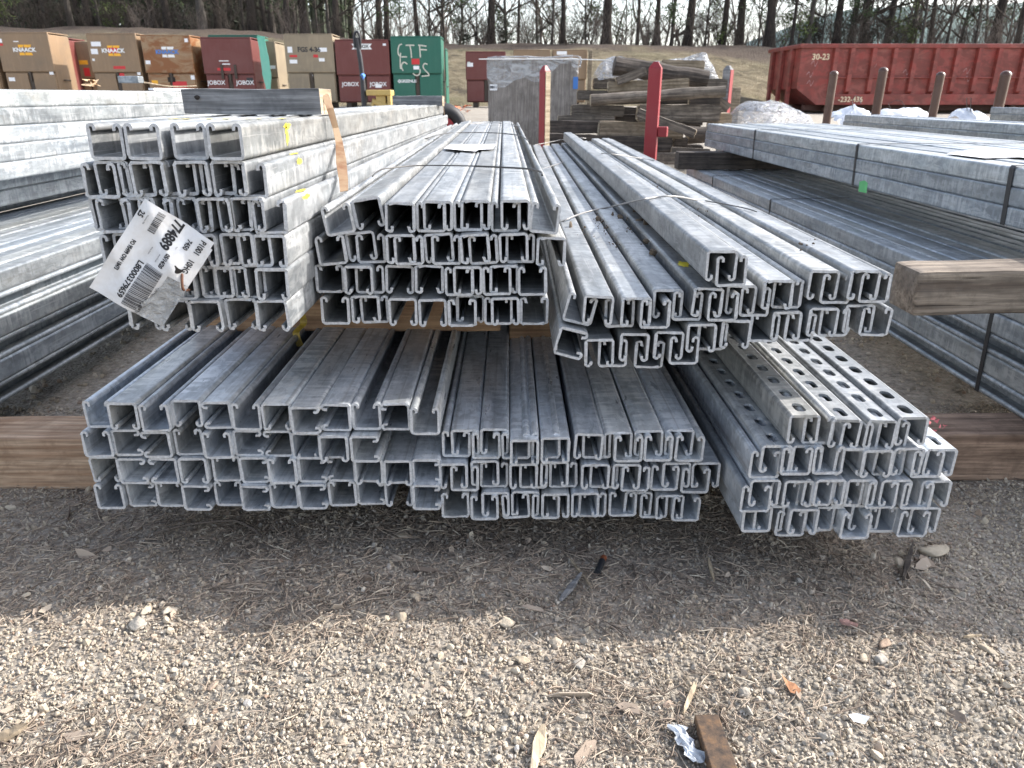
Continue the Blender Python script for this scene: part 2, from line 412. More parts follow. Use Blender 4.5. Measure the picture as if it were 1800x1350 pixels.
# ------------------------------------------------------------------ mesh / object helpers
class MB:
    """collects shapes, then links them as ONE mesh object"""
    def __init__(self):
        self.v = []; self.f = []; self.smooth = []; self.caps = set()

    def add(self, verts, faces, smooth=False):
        o = len(self.v)
        self.v += [tuple(p) for p in verts]
        self.f += [tuple(i + o for i in fc) for fc in faces]
        self.smooth += [smooth] * len(faces)
        return self

    def box(self, lo, hi, mat=None, bev=0.0):
        (x0, y0, z0), (x1, y1, z1) = lo, hi
        if bev > 0:
            b = min(bev, (x1 - x0) / 3, (y1 - y0) / 3, (z1 - z0) / 3)
            bm = bmesh.new()
            bmesh.ops.create_cube(bm, size=1)
            for q in bm.verts:
                q.co = Vector(((x0 + x1) / 2 + q.co.x * (x1 - x0), (y0 + y1) / 2 + q.co.y * (y1 - y0), (z0 + z1) / 2 + q.co.z * (z1 - z0)))
            bmesh.ops.bevel(bm, geom=list(bm.edges), offset=b, segments=2, profile=0.5, affect='EDGES')
            bm.verts.index_update()
            vs = [q.co.copy() for q in bm.verts]; fs = [[q.index for q in f.verts] for f in bm.faces]
            bm.free()
        else:
            vs = [Vector(p) for p in ((x0, y0, z0), (x1, y0, z0), (x1, y1, z0), (x0, y1, z0), (x0, y0, z1), (x1, y0, z1), (x1, y1, z1), (x0, y1, z1))]
            fs = [(0, 3, 2, 1), (4, 5, 6, 7), (0, 1, 5, 4), (1, 2, 6, 5), (2, 3, 7, 6), (3, 0, 4, 7)]
        if mat is not None:
            vs = [mat @ p for p in vs]
        return self.add(vs, fs)

    def prism(self, poly, y0, y1, mat=None):
        """polygon in XZ, extruded along Y"""
        n = len(poly)
        vs = [Vector((x, y0, z)) for x, z in poly] + [Vector((x, y1, z)) for x, z in poly]
        fs = [tuple(range(n)), tuple(range(2 * n - 1, n - 1, -1))]
        fs += [(i, i + n, (i + 1) % n + n, (i + 1) % n) for i in range(n)]
        if mat is not None:
            vs = [mat @ p for p in vs]
        return self.add(vs, fs)

    def tube(self, pts, rad, n=6, cap=True):
        pts = [Vector(p) for p in pts]
        if not hasattr(rad, '__len__'):
            rad = [rad] * len(pts)
        vs, fs = [], []
        prev = None
        for i, p in enumerate(pts):
            t = (pts[min(i + 1, len(pts) - 1)] - pts[max(i - 1, 0)]).normalized()
            a = prev if prev is not None else (Vector((0, 0, 1)) if abs(t.z) < 0.9 else Vector((1, 0, 0)))
            s = t.cross(a).normalized() if t.cross(a).length > 1e-6 else Vector((1, 0, 0))
            u = s.cross(t).normalized()
            prev = u
            for k in range(n):
                an = 2 * math.pi * k / n
                vs.append(p + (s * math.cos(an) + u * math.sin(an)) * rad[i])
        for i in range(len(pts) - 1):
            for k in range(n):
                fs.append((i * n + k, i * n + (k + 1) % n, (i + 1) * n + (k + 1) % n, (i + 1) * n + k))
        self.add(vs, fs, True)
        if cap:
            o = len(pts) - 1
            self.add(vs[:n], [tuple(range(n - 1, -1, -1))]); self.add(vs[o * n:], [tuple(range(n))])
        return self

    def strip(self, pts, side, width, thick):
        """flat strap along pts; side = unit vector per point (or one) across the strap, thickness along the surface normal"""
        pts = [Vector(p) for p in pts]
        vs = []; fs = []
        for i, p in enumerate(pts):
            t = (pts[min(i + 1, len(pts) - 1)] - pts[max(i - 1, 0)]).normalized()
            s = Vector(side[i] if isinstance(side, list) else side).normalized()
            wd = width[i] if isinstance(width, list) else width
            nrm = t.cross(s).normalized()
            for a, b in ((-1, -1), (1, -1), (1, 1), (-1, 1)):
                vs.append(p + s * a * wd / 2 + nrm * b * thick / 2)
        for i in range(len(pts) - 1):
            for k in range(4):
                fs.append((i * 4 + k, i * 4 + (k + 1) % 4, (i + 1) * 4 + (k + 1) % 4, (i + 1) * 4 + k))
        o = (len(pts) - 1) * 4
        fs += [(3, 2, 1, 0), (o, o + 1, o + 2, o + 3)]
        return self.add(vs, fs)

    def mesh(self, name, mat):
        me = bpy.data.meshes.new(name)
        me.from_pydata(self.v, [], self.f)
        if any(self.smooth):
            me.polygons.foreach_set('use_smooth', self.smooth)
        me.materials.append(mat)
        me.update()
        return me

    def build(self, name, mat, parent=None, loc=None):
        me = self.mesh(name, mat)
        o = bpy.data.objects.new(name, me)
        C.objects.link(o)
        if loc is not None:
            o.location = loc
        if parent is not None:
            o.parent = parent
        return o


def recenter(o):
    """put a top-level mesh object's origin at the base centre of its shape"""
    me = o.data
    co = np.empty(len(me.vertices) * 3, np.float32)
    me.vertices.foreach_get('co', co)
    co = co.reshape(-1, 3)
    c = (co.min(0) + co.max(0)) / 2
    c[2] = co[:, 2].min()
    co -= c
    me.vertices.foreach_set('co', co.ravel())
    me.update()
    o.location = Vector([float(x) for x in c]) + o.location
    return o


def tag(o, label=None, cat=None, group=None, kind=None):
    if label: o['label'] = label
    if cat: o['category'] = cat
    if group: o['group'] = group
    if kind: o['kind'] = kind
    return o


def empty(name, loc=(0, 0, 0), rz=0.0, **kw):
    o = bpy.data.objects.new(name, None)
    C.objects.link(o)
    o.location = loc
    o.rotation_euler = (0, 0, rz)
    o.empty_display_size = 0.1
    return tag(o, **kw)


ORD = ['zeroth', 'first', 'second', 'third', 'fourth', 'fifth', 'sixth', 'seventh', 'eighth', 'ninth', 'tenth', 'eleventh', 'twelfth', 'thirteenth',
       'fourteenth', 'fifteenth', 'sixteenth', 'seventeenth', 'eighteenth', 'nineteenth', 'twentieth']
for tens, w_ in ((20, 'twenty'), (30, 'thirty'), (40, 'forty'), (50, 'fifty'), (60, 'sixty')):
    if tens > 20:
        ORD.append({30: 'thirtieth', 40: 'fortieth', 50: 'fiftieth', 60: 'sixtieth'}[tens])
    for k in range(1, 10):
        ORD.append(w_ + '-' + ORD[k])


def text_mesh(body, size, align='CENTER', bold=0.0, sx=1.0):
    cu = bpy.data.curves.new('lettering', 'FONT')
    cu.body = body
    cu.size = size
    cu.align_x = align
    cu.align_y = 'CENTER'
    cu.offset = bold
    cu.extrude = size * 0.004
    cu.resolution_u = 3
    ob = bpy.data.objects.new('lettering', cu)
    me = bpy.data.meshes.new_from_object(ob)
    bpy.data.objects.remove(ob)
    bpy.data.curves.remove(cu)
    if sx != 1.0:
        me.transform(Matrix.Diagonal((sx, 1, 1, 1)))
    return me


def text(body, size, mat, parent, loc, rot=(math.pi / 2, 0, 0), name='lettering', **kw):
    me = text_mesh(body, size, **kw)
    me.materials.clear()
    me.materials.append(mat)
    me.name = name
    o = bpy.data.objects.new(name, me)
    C.objects.link(o)
    o.location = loc
    o.rotation_euler = rot
    o.parent = parent
    return o


# ------------------------------------------------------------------ ground, bank, hill
def sstep(a, b, x):
    t = np.clip((x - a) / (b - a), 0, 1)
    return t * t * (3 - 2 * t)


def ground_z(x, y):
    x = np.asarray(x, float); y = np.asarray(y, float)
    return 0.43 * sstep(3.0, 15.0, y) - 0.2 * sstep(3.0, 7.5, x) * sstep(5.0, 15.0, y)


def grid_obj(name, xs, ys, zf, mat, smooth=True):
    X, Y = np.meshgrid(xs, ys)
    Z = zf(X, Y)
    nx, ny = len(xs), len(ys)
    v = np.stack([X, Y, Z], -1).reshape(-1, 3)
    idx = np.arange(nx * ny).reshape(ny, nx)
    f = np.stack([idx[:-1, :-1], idx[:-1, 1:], idx[1:, 1:], idx[1:, :-1]], -1).reshape(-1, 4)
    me = bpy.data.meshes.new(name)
    me.from_pydata(v.tolist(), [], f.tolist())
    me.polygons.foreach_set('use_smooth', [smooth] * len(f))
    me.materials.append(mat)
    o = bpy.data.objects.new(name, me)
    C.objects.link(o)
    return o


def pnoise(X, Y, s, seed=0.0):
    out = np.empty(X.shape)
    fx, fy, fo = X.ravel(), Y.ravel(), out.ravel()
    for i in range(fx.size):
        fo[i] = mnoise.noise(Vector((fx[i] * s + seed, fy[i] * s - seed, seed * 0.37)))
    return fo.reshape(X.shape)


def ys_ramp(a, b, n, p):
    return a + (b - a) * np.linspace(0, 1, n) ** p


xs = np.concatenate([-ys_ramp(2.2, 900, 40, 3)[::-1], np.linspace(-2.1, 2.1, 100), ys_ramp(2.2, 900, 40, 3)])
ys = np.concatenate([-ys_ramp(0.2, 400, 20, 3)[::-1], np.linspace(0.0, 2.2, 60), ys_ramp(2.3, 1500, 110, 3)])


def near_relief(X, Y):
    n = 0.012 * pnoise(X, Y, 2.3, 3.1) + 0.006 * pnoise(X, Y, 9.0, 7.7)
    return n * (1 - sstep(2.5, 6.0, np.hypot(X, Y)))


tag(grid_obj('ground', xs, ys, lambda X, Y: ground_z(X, Y) + near_relief(X, Y) - 0.6 * sstep(60, 200, Y), M['ground']), kind='structure')


def bank_z(X, Y):
    foot = 17.2 + 5.0 * sstep(3.0, 9.0, X)
    top = foot + 13.0 - 4.5 * sstep(3, 9, X)
    h = 2.72 - 0.55 * sstep(-13, -1, X) - 0.1 * sstep(4, 14, X)
    t = np.clip((Y - foot) / (top - foot), -0.15, 1)
    z = np.where(t < 0, t * 6.0, (t * 0.75 + 0.25 * t * t * (3 - 2 * t)) * h)
    z = z + np.clip(Y - top, 0, 400) * 0.004
    rough = 0.10 * pnoise(X, Y, 0.6, 1.3) + 0.05 * pnoise(X, Y, 1.9, 4.4)
    return z + 0.28 + rough * np.clip(t * 6, 0, 1)


bx = np.concatenate([-ys_ramp(30, 500, 14, 2)[::-1], np.linspace(-29, 29, 130), ys_ramp(30, 500, 14, 2)])
by = np.concatenate([np.linspace(15.5, 34, 70), ys_ramp(34.5, 700, 30, 2.5)])
tag(grid_obj('grass_bank', bx, by, bank_z, M['bank']), kind='structure')
hx = np.linspace(60, 420, 70); hy = np.linspace(300, 460, 20)
tag(grid_obj('distant_hill', hx, hy, lambda X, Y: 3 + 36 * np.exp(-((X - 215) / 120.0) ** 4) * np.sin(np.clip((Y - 300) / 160, 0, 1) * math.pi) ** 0.5 + 3.0 * pnoise(X, Y, 0.03, 2.2), M['hill']), kind='structure')


# ------------------------------------------------------------------ strut channels
CW, CT = 0.0413, 0.0037


def channel_path(w=CW, h=CW, t=CT, rc=0.0036, rl=0.0036, down=0.0030, cseg=4, lseg=7):
    a = w / 2 - t / 2
    b = h / 2 - t / 2
    half = []                          # right half from web centre to lip end (opening up)
    half.append((0.3 * a, -b)); half.append((a - rc - 0.0007, -b))
    for i in range(cseg + 1):
        an = -math.pi / 2 + (math.pi / 2) * i / cseg
        half.append((a - rc + rc * math.cos(an), -b + rc + rc * math.sin(an)))
    half.append((a, -b + rc + 0.0007)); half.append((a, b - rl - 0.0007))
    for i in range(lseg + 1):
        an = math.pi * i / lseg
        half.append((a - rl + rl * math.cos(an), b - rl + rl * math.sin(an)))
    half.append((a - 2 * rl, b - rl - down))
    return half


def sweep(mb, path, L, t=CT, jit=0.0, r=None, closed_web=True):
    P = [Vector((x, 0, z)) for x, z in path]
    n = len(P)
    out, inn = [], []
    for i in range(n):
        tg = (P[min(i + 1, n - 1)] - P[max(i - 1, 0)]).normalized()
        nr = Vector((tg.z, 0, -tg.x))
        out.append(P[i] + nr * t / 2); inn.append(P[i] - nr * t / 2)
    ring = out + inn[::-1]
    k = len(ring)
    ysl = [0.0, 0.003, L - 0.003, L]
    vs = []
    for j, y in enumerate(ysl):
        for q in ring:
            dx = dz = dy = 0.0
            if jit and j in (0, 3):
                dx, dz, dy = r.gauss(0, jit), r.gauss(0, jit), abs(r.gauss(0, jit)) * 1.6 * (1 if j == 0 else -1)
            vs.append((q.x + dx, y + dy, q.z + dz))
    fs = []
    for j in range(3):
        for i in range(k):
            i2 = (i + 1) % k
            fs.append((j * k + i, (j + 1) * k + i, (j + 1) * k + i2, j * k + i2))
    mb.add(vs, fs, True)
    caps = []
    for i in range(n - 1):
        caps.append((i, i + 1, k - 2 - i, k - 1 - i))
    f0 = len(mb.f)
    mb.add(vs[:k], caps)
    mb.add(vs[3 * k:], [tuple(reversed(c)) for c in caps])
    mb.caps |= set(range(f0, len(mb.f)))


def make_channel(name, L, mat, jit, seed, slots=False):
    r = random.Random(seed)
    mb = MB()
    half = channel_path()
    full = [(-x, z) for x, z in half[::-1]] + half
    if not slots:
        sweep(mb, full, L, jit=jit, r=r)
    else:
        xw = CW / 2 - CT / 2 - 0.0036 - 0.0007
        hr = half[1:]
        sweep(mb, hr, L, jit=jit, r=r)
        sweep(mb, [(-x, z) for x, z in hr[::-1]], L, jit=jit, r=r)
        pitch = 0.0508
        zc = -CW / 2 + CT / 2
        nC = int(L / pitch)
        y = 0.0
        ang = sorted([math.atan2(sy * pitch / 2, sx * xw) for sx in (-1, 1) for sy in (-1, 1)] + [2 * math.pi * i / 24 - math.pi + 0.02 for i in range(24)])
        for c in range(nC):
            yc = y + pitch / 2
            N = len(ang)
            vs = []
            for an in ang:
                cx, sy = math.cos(an), math.sin(an)
                s = min(xw / abs(cx) if abs(cx) > 1e-9 else 9, (pitch / 2) / abs(sy) if abs(sy) > 1e-9 else 9)
                ox, oy = cx * s, sy * s
                hl, hw = 0.0143 - 0.0071, 0.0071   # stadium slot, long way down the channel
                # distance to the stadium outline along this direction
                if abs(cx) > 1e-9 and abs(sy) * hw / abs(cx) <= hl:
                    d = hw / abs(cx)
                else:
                    b_ = -2 * abs(sy) * hl; c_ = hl * hl - hw * hw
                    d = (-b_ + math.sqrt(max(b_ * b_ - 4 * c_, 0))) / 2
                ix, iy = cx * d, sy * d
                for zz in (zc - CT / 2, zc + CT / 2):
                    vs.append((ox, yc + oy, zz)); vs.append((ix, yc + iy, zz))
            fs = []
            for i in range(N):
                j = (i + 1) % N
                a, b = 4 * i, 4 * j
                fs.append((a, a + 1, b + 1, b)); fs.append((a + 2, b + 2, b + 3, a + 3)); fs.append((a + 1, a + 3, b + 3, b + 1))
                if c == 0 and abs(math.sin(ang[i]) + 0) > 0 and vs[a][1] < 1e-6 and vs[b][1] < 1e-6:
                    fs.append((a, b, b + 2, a + 2))
            mb.add(vs, fs)
            y += pitch
    me = mb.mesh(name, mat)
    me.materials.append(M['galv_end'])
    for i in mb.caps:
        me.polygons[i].material_index = 1
    return me


def strut_set(mat, L, n=6, jit=0.00034, slots=False, key=0):
    return [make_channel('strut_channel', L, mat, jit * (0.6 + 0.8 * (i % 3) / 2), 11 * i + key, slots) for i in range(n)]


OR_ROLL = {'U': 0.0, 'D': math.pi, 'R': math.pi / 2, 'L': -math.pi / 2}
OR_WORD = {'U': 'upward-open', 'D': 'downward-open', 'R': 'right-facing', 'L': 'left-facing'}


def place_channel(me, pos, direction, orient, roll, label, group, extra=0.0):
    o = bpy.data.objects.new('strut_channel', me)
    C.objects.link(o)
    yv = Vector(direction).normalized()
    xv = yv.cross(Vector((0, 0, 1))).normalized()
    zv = xv.cross(yv)
    m = Matrix((xv, yv, zv)).transposed().to_4x4()
    # rotation about local Y: positive roll = clockwise in the picture
    o.matrix_world = Matrix.Translation(pos) @ m @ Matrix.Rotation(OR_ROLL[orient] + roll, 4, 'Y')
    tag(o, label, 'channel', group)
    return o


DIR0 = ray(895, HOR).normalized()
BUNDLES = {}


def bundle(key, words, zoom, y, rows, meshes, slot_meshes=None, vp=(895, HOR), rowwords=None):
    """rows: list of (row y in zoom, [ (orient, x[, y[, roll deg[, dy, slotted]]]) ... ])"""
    ox, oy, sc_ = zoom
    d = ray(*vp).normalized()
    nr = len(rows)
    if rowwords is None:
        rowwords = ['top row'] + [ORD[i] + ' row' for i in range(2, nr)] + ['bottom row']
    res = []
    for ri, (yr, items) in enumerate(rows):
        items = sorted(items, key=lambda it: it[1])
        for k, it in enumerate(items):
            o_, x = it[0], it[1]
            yy = it[2] if len(it) > 2 and it[2] is not None else yr
            roll = it[3] if len(it) > 3 and it[3] is not None else rng.uniform(-1.2, 1.2)
            dy = it[4] if len(it) > 4 else rng.uniform(-0.006, 0.011)
            slot = (it[5] if len(it) > 5 else False)
            p = on_y(ox + x / sc_, oy + yy / sc_, y)
            p = p + d * dy
            pool = slot_meshes if (slot_meshes and slot) else meshes
            if len(items) == 1:
                lab = f"single {OR_WORD[o_]} galvanized channel lying on top of {words}"
            else:
                lab = f"{OR_WORD[o_]} galvanized channel, {ORD[k + 1]} from left in {rowwords[ri]} of {words}"
            res.append(place_channel(pool[(k * 3 + ri) % len(pool)], p, d, o_, R(roll), lab, 'channels in the ' + words))
    BUNDLES[key] = res
    return res


LEN = 3.05
S_light = strut_set(M['galv'], LEN, 4, key=1)
S_tag = strut_set(M['galv'], 2.68, 6, key=3)
S_dull = strut_set(M['galv_dull'], LEN, 4, key=5)
S_slot = strut_set(M['galv'], LEN, 2, key=9, slots=True)
S_slot_d = strut_set(M['galv_dull'], LEN, 1, key=12, slots=True)

# upper left bundle with the tag
bundle('LU', 'tagged upper left bundle', (140, 180, 3.214), 0.905, [
    (222, [('U', 150, None, 0.5), ('U', 365, None, 0.8), ('U', 610, None, 0.3), ('U', 830, None, 0)]),
    (432, [('U', 115, 443), ('D', 182), ('U', 320, 434), ('D', 398), ('U', 548, 430), ('D', 640), ('U', 760, 428), ('D', 842), ('U', 943, 448, 0)]),
    (635, [('D', 140), ('U', 205, 640), ('D', 340), ('U', 440, 640), ('D', 565), ('U', 645, 640), ('D', 768), ('U', 868, 638), ('D', 950), ('U', 1068, 652, 0)]),
    (835, [('D', 278, 838), ('U', 220, 842), ('U', 420), ('D', 480), ('U', 600), ('D', 690), ('U', 800, 832), ('D', 890), ('U', 985, 842), ('D', 1070, 845)]),
    (1025, [('D', 290), ('D', 480), ('U', 560, 1030), ('D', 665), ('U', 765, 1020), ('D', 850), ('U', 945, 1030), ('D', 1090, 1028)]),
    (1205, [('D', 355), ('D', 535), ('D', 720), ('D', 905), ('D', 1090)]),
], S_tag, vp=(900, 172))

bundle('MU', 'wire-tied upper middle bundle', (540, 330, 3.913), 1.027, [
    (205, [('U', 212, 222, -9), ('D', 412, 182, -9), ('D', 642, 202, 1), ('U', 850, 205, 1), ('D', 897, 197, 1), ('U', 1105, 203, 0), ('D', 1157, 195, 1), ('U', 1365, 208, 0), ('D', 1433, 188, 0), ('U', 1635, 212, 6)]),
    (425, [('U', 165, 432, -5), ('D', 365, 412, -5), ('U', 430, 430, -1), ('D', 645, 420), ('U', 700, 430), ('D', 905, 418, -3), ('U', 957, 428), ('D', 1155, 415, -4), ('U', 1212, 428, -3), ('D', 1420, 415, -2), ('U', 1467, 428), ('D', 1680, 447, 1)]),
    (635, [('U', 150, 632), ('D', 357, 632), ('U', 425, 640), ('D', 630, 642, 2), ('D', 840, 632), ('U', 1047, 642), ('D', 1105, 635), ('U', 1305, 640), ('D', 1355, 632), ('U', 1548, 638)]),
    (845, [('U', 197, 842, 1), ('D', 402, 838), ('U', 457, 850), ('D', 660, 852), ('D', 863, 862), ('U', 1067, 858), ('D', 1120, 848), ('U', 1315, 852), ('D', 1362, 846), ('U', 1560, 848)]),
], S_light, vp=(885, 164))


def B2A(x, y):     # second zoom window of the right bundle into the first one's coordinates
    return (x + (1240 - 950) * 5, y)


ru_rows = [
    (320, [('D', 1570, 320, 0, -0.012), ('U', 1212 - 1000 + 1450, 370, -2, -0.01)]),
    (700, [('U', 352, 735, 14), ('D', 505, 722, 3), ('U', 705, 770), ('D', 838, 738), ('U', 1003, 752), ('D', 1132, 690), ('U', 1300, 702), ('D', 1467, 658, 2), ('U', 1600, 692),
           ('D', B2A(325, 0)[0], 648, 1), ('U', B2A(450, 0)[0], 668), ('D', B2A(632, 0)[0], 590), ('U', B2A(745, 0)[0], 602), ('D', B2A(1055, 0)[0], 520), ('U', B2A(1168, 0)[0], 552), ('D', B2A(1390, 0)[0], 505, 1), ('U', B2A(1492, 0)[0], 532)]),
    (960, [('R', 265, 1008, 14), ('D', 517, 1102), ('U', 640, 1118), ('D', 825, 1058), ('U', 968, 1140), ('D', 1128, 1040), ('U', 1260, 1078), ('D', 1410, 968), ('U', 1525, 975),
           ('D', B2A(270, 0)[0], 945), ('U', B2A(535, 0)[0], 898), ('D', B2A(722, 0)[0], 875), ('U', B2A(850, 0)[0], 892), ('D', B2A(1038, 0)[0], 838), ('U', B2A(1152, 0)[0], 848), ('D', B2A(1368, 0)[0], 818), ('U', B2A(1500, 0)[0], 832)]),
]
bundle('RU', 'upper right bundle', (950, 400, 5.0), 0.975, ru_rows, S_light, vp=(905, 162),
       rowwords=['loose top pair', 'upper row', 'lower row'])


def D2C(x):        # second zoom window of the lower left bundle
    return x + (440 - 120) * 3.75


bundle('LL', 'lower left bundle', (120, 560, 3.75), 0.937, [
    (655, [('U', 178, 652), ('D', 370, 640), ('U', 575, 652), ('D', 768, 642), ('L', 968, 655), ('U', 1165, 660), ('D', D2C(170), 656), ('R', D2C(370), 662), ('L', D2C(560), 664), ('U', D2C(757), 666), ('L', D2C(950), 668), ('U', D2C(1152), 674)]),
    (832, [('U', 192, 828), ('R', 378, 828), ('L', 578, 836), ('U', 775, 836), ('U', 978, 842), ('R', 1170, 842), ('L', D2C(172), 846), ('D', D2C(365), 848), ('D', D2C(555), 850), ('R', D2C(757), 856)]),
    (1012, [('D', 225, 1012), ('R', 418, 1012), ('L', 622, 1014), ('D', 820, 1012), ('U', 1030, 1008), ('R', 1222, 1008), ('U', D2C(212), 1006), ('R', D2C(405), 1004), ('L', D2C(592), 1010), ('D', D2C(780), 1018), ('D', D2C(970), 1026), ('R', D2C(1157), 1026)]),
    (1180, [('U', 265, 1182), ('R', 460, 1182), ('U', 655, 1180), ('R', 850, 1180), ('U', 1042, 1178), ('R', 1236, 1178), ('U', D2C(220), 1172), ('R', D2C(412), 1172), ('U', D2C(602), 1168), ('R', D2C(788), 1168), ('D', D2C(975), 1172), ('R', D2C(1163), 1172)]),
], S_dull, vp=(897, 168))

bundle('LM', 'lower middle bundle', (760, 560, 3.4615), 0.948, [
    (780, [('U', 142, 785), ('D', 198, 775), ('U', 326, 782), ('D', 377, 765), ('U', 508, 780), ('D', 560, 795, 0, -0.012), ('U', 690, 775), ('D', 746, 785, 0, -0.01), ('D', 950, 775, 3), ('U', 1002, 785), ('D', 1133, 778), ('U', 1190, 785), ('D', 1320, 768), ('U', 1372, 782), ('D', 1510, 770), ('U', 1562, 785)]),
    (960, [('D', 130, 950), ('U', 196, 972), ('D', 320, 945), ('U', 374, 968), ('D', 555, 955), ('U', 615, 965), ('D', 742, 940), ('U', 797, 965), ('D', 990, 955), ('U', 1045, 965), ('D', 1178, 955), ('U', 1232, 968), ('U', 1415, 975), ('D', 1488, 960), ('U', 1600, 985), ('D', 1668, 960)]),
    (1135, [('U', 140, 1130), ('U', 318, 1142), ('D', 385, 1130), ('U', 508, 1140, -4), ('D', 566, 1125), ('U', 690, 1140), ('D', 748, 1128), ('D', 928, 1125), ('U', 974, 1142), ('U', 1160, 1135), ('D', 1258, 1150, 2), ('U', 1354, 1158), ('D', 1448, 1155), ('U', 1545, 1162)]),
], S_dull, vp=(896, 166))

bundle('LR', 'slotted lower right bundle', (1190, 570, 3.461), 0.88, [
    (645, [('D', 770, 640, -1, 0.0, True), ('U', 872, 656), ('D', 1022, 668, 2, 0.0, True), ('U', 1092, 686), ('D', 1238, 672, 2, 0.0, True), ('U', 1325, 690), ('D', 1428, 652, -1, 0.0, True)]),
    (840, [('U', 537, 858), ('D', 602, 822, 1, 0.0, True), ('D', 790, 822, 0, 0.0, True), ('U', 720, 825), ('U', 915, 820), ('D', 1050, 835), ('D', 1207, 842), ('U', 1310, 858), ('D', 1400, 835), ('U', 1522, 850), ('D', 1600, 842, 1, 0.0, True)]),
    (1045, [('U', 475, 1058), ('D', 530, 1025), ('U', 672, 1062), ('D', 735, 1030), ('U', 855, 1025), ('D', 918, 1015), ('U', 1042, 1035), ('D', 1112, 1022), ('U', 1235, 1030), ('D', 1318, 1020), ('U', 1450, 1035), ('D', 1568, 1032)]),
    (1210, [('U', 492, 1198), ('D', 570, 1200), ('U', 702, 1228), ('D', 770, 1205), ('U', 885, 1208), ('D', 935, 1205), ('U', 1080, 1218), ('D', 1160, 1200), ('U', 1262, 1205), ('U', 1432, 1210), ('D', 1508, 1200)]),
], S_dull, slot_meshes=S_slot, vp=(897, 166))
# the shaded slotted piece left of the bright ones is duller
for o in BUNDLES['LR']:
    if 'second row' in o['label'] and o.data in S_slot:
        o.data = S_slot_d[0]


# ------------------------------------------------------------------ side stacks
def pile(words, mats, x0, zb, y0, y1, faces, toprow, side, group, vp=(900, HOR), seed=3, inner=0):
    """faces: list bottom->top of 's' (closed side outward) or 'o' (open side outward); toprow = number of channels in the top row.
    side=+1: outer face looks to +X, the row runs to -X."""
    r = random.Random(seed)
    L = y1 - y0
    ms = [make_channel('strut_channel', L, mats, 0.0002, seed * 10 + i) for i in range(3)]
    d = ray(*vp).normalized()
    n = len(faces)
    for i, f in enumerate(faces):
        z = zb + CW * (i + 0.5)
        orient = ('D' if i % 2 else 'U') if f == 's' else ('R' if side > 0 else 'L')
        if i == n - 1:
            continue
        pos = Vector((x0 - side * CW / 2 + r.uniform(-.0015, .0015), y0 + r.uniform(-.01, .01), z))
        place_channel(ms[i % 3], pos, d, orient, 0, f"long galvanized channel, {ORD[i + 1]} from the bottom on the side of {words}", group)
    for k in range(toprow):
        pos = Vector((x0 - side * (CW + 0.0032) * (k + 0.5) + r.uniform(-.001, .001), y0 + r.uniform(-.01, .01), zb + CW * (n - 0.5) + (r.uniform(-.004, .0012) if k else 0.0)))
        kind = 'long galvanized channel'
        place_channel(ms[k % 3], pos, d, 'D', R(r.uniform(-.6, .6)), f"{kind}, {ORD[k + 1]} inward from the edge on top of {words}", group)


pile('the far left upper stack', M['galv_new'], -1.226, 0.468, 1.0, 3.55, 'sssss', 4, 1, 'channels of the left stack', seed=3)
pile('the left lower stack', M['galv_side'], -1.01, 0.09, 0.8, 3.9, 'osososs'[:6][::1], 6, 1, 'channels of the left stack', seed=4)
pile('the left middle layer', M['galv_new'], -1.268, 0.09 + 5 * CW, 0.8, 3.9, 's', 6, 1, 'channels of the left stack', seed=5)
pile('the left spacer layer', M['galv_side'], -1.36, 0.3835, 0.9, 3.7, 'ss', 3, 1, 'channels of the left stack', seed=11)
pile('the left raised layer', M['galv_new'], -1.5, 0.341, 0.8, 3.9, 's', 4, 1, 'channels of the left stack', seed=6)
pile('the right lower stack', M['galv_side'], 0.955, 0.095, 0.9, 4.2, 'ososs', 18, -1, 'channels of the right stack', seed=7)
pile('the strapped right upper stack', M['galv_side'], 1.1, 0.39, 0.98, 4.42, 'sss', 15, -1, 'channels of the right stack', seed=8)
pile('the back right stack', M['galv_side'], 2.2, 0.42, 2.4, 5.2, 'sss', 5, -1, 'channels of the back right stack', seed=9)
pile('the far right stack', M['galv_side'], 3.4, 0.46, 3.2, 5.6, 'sss', 4, -1, 'channels of the back right stack', seed=10)


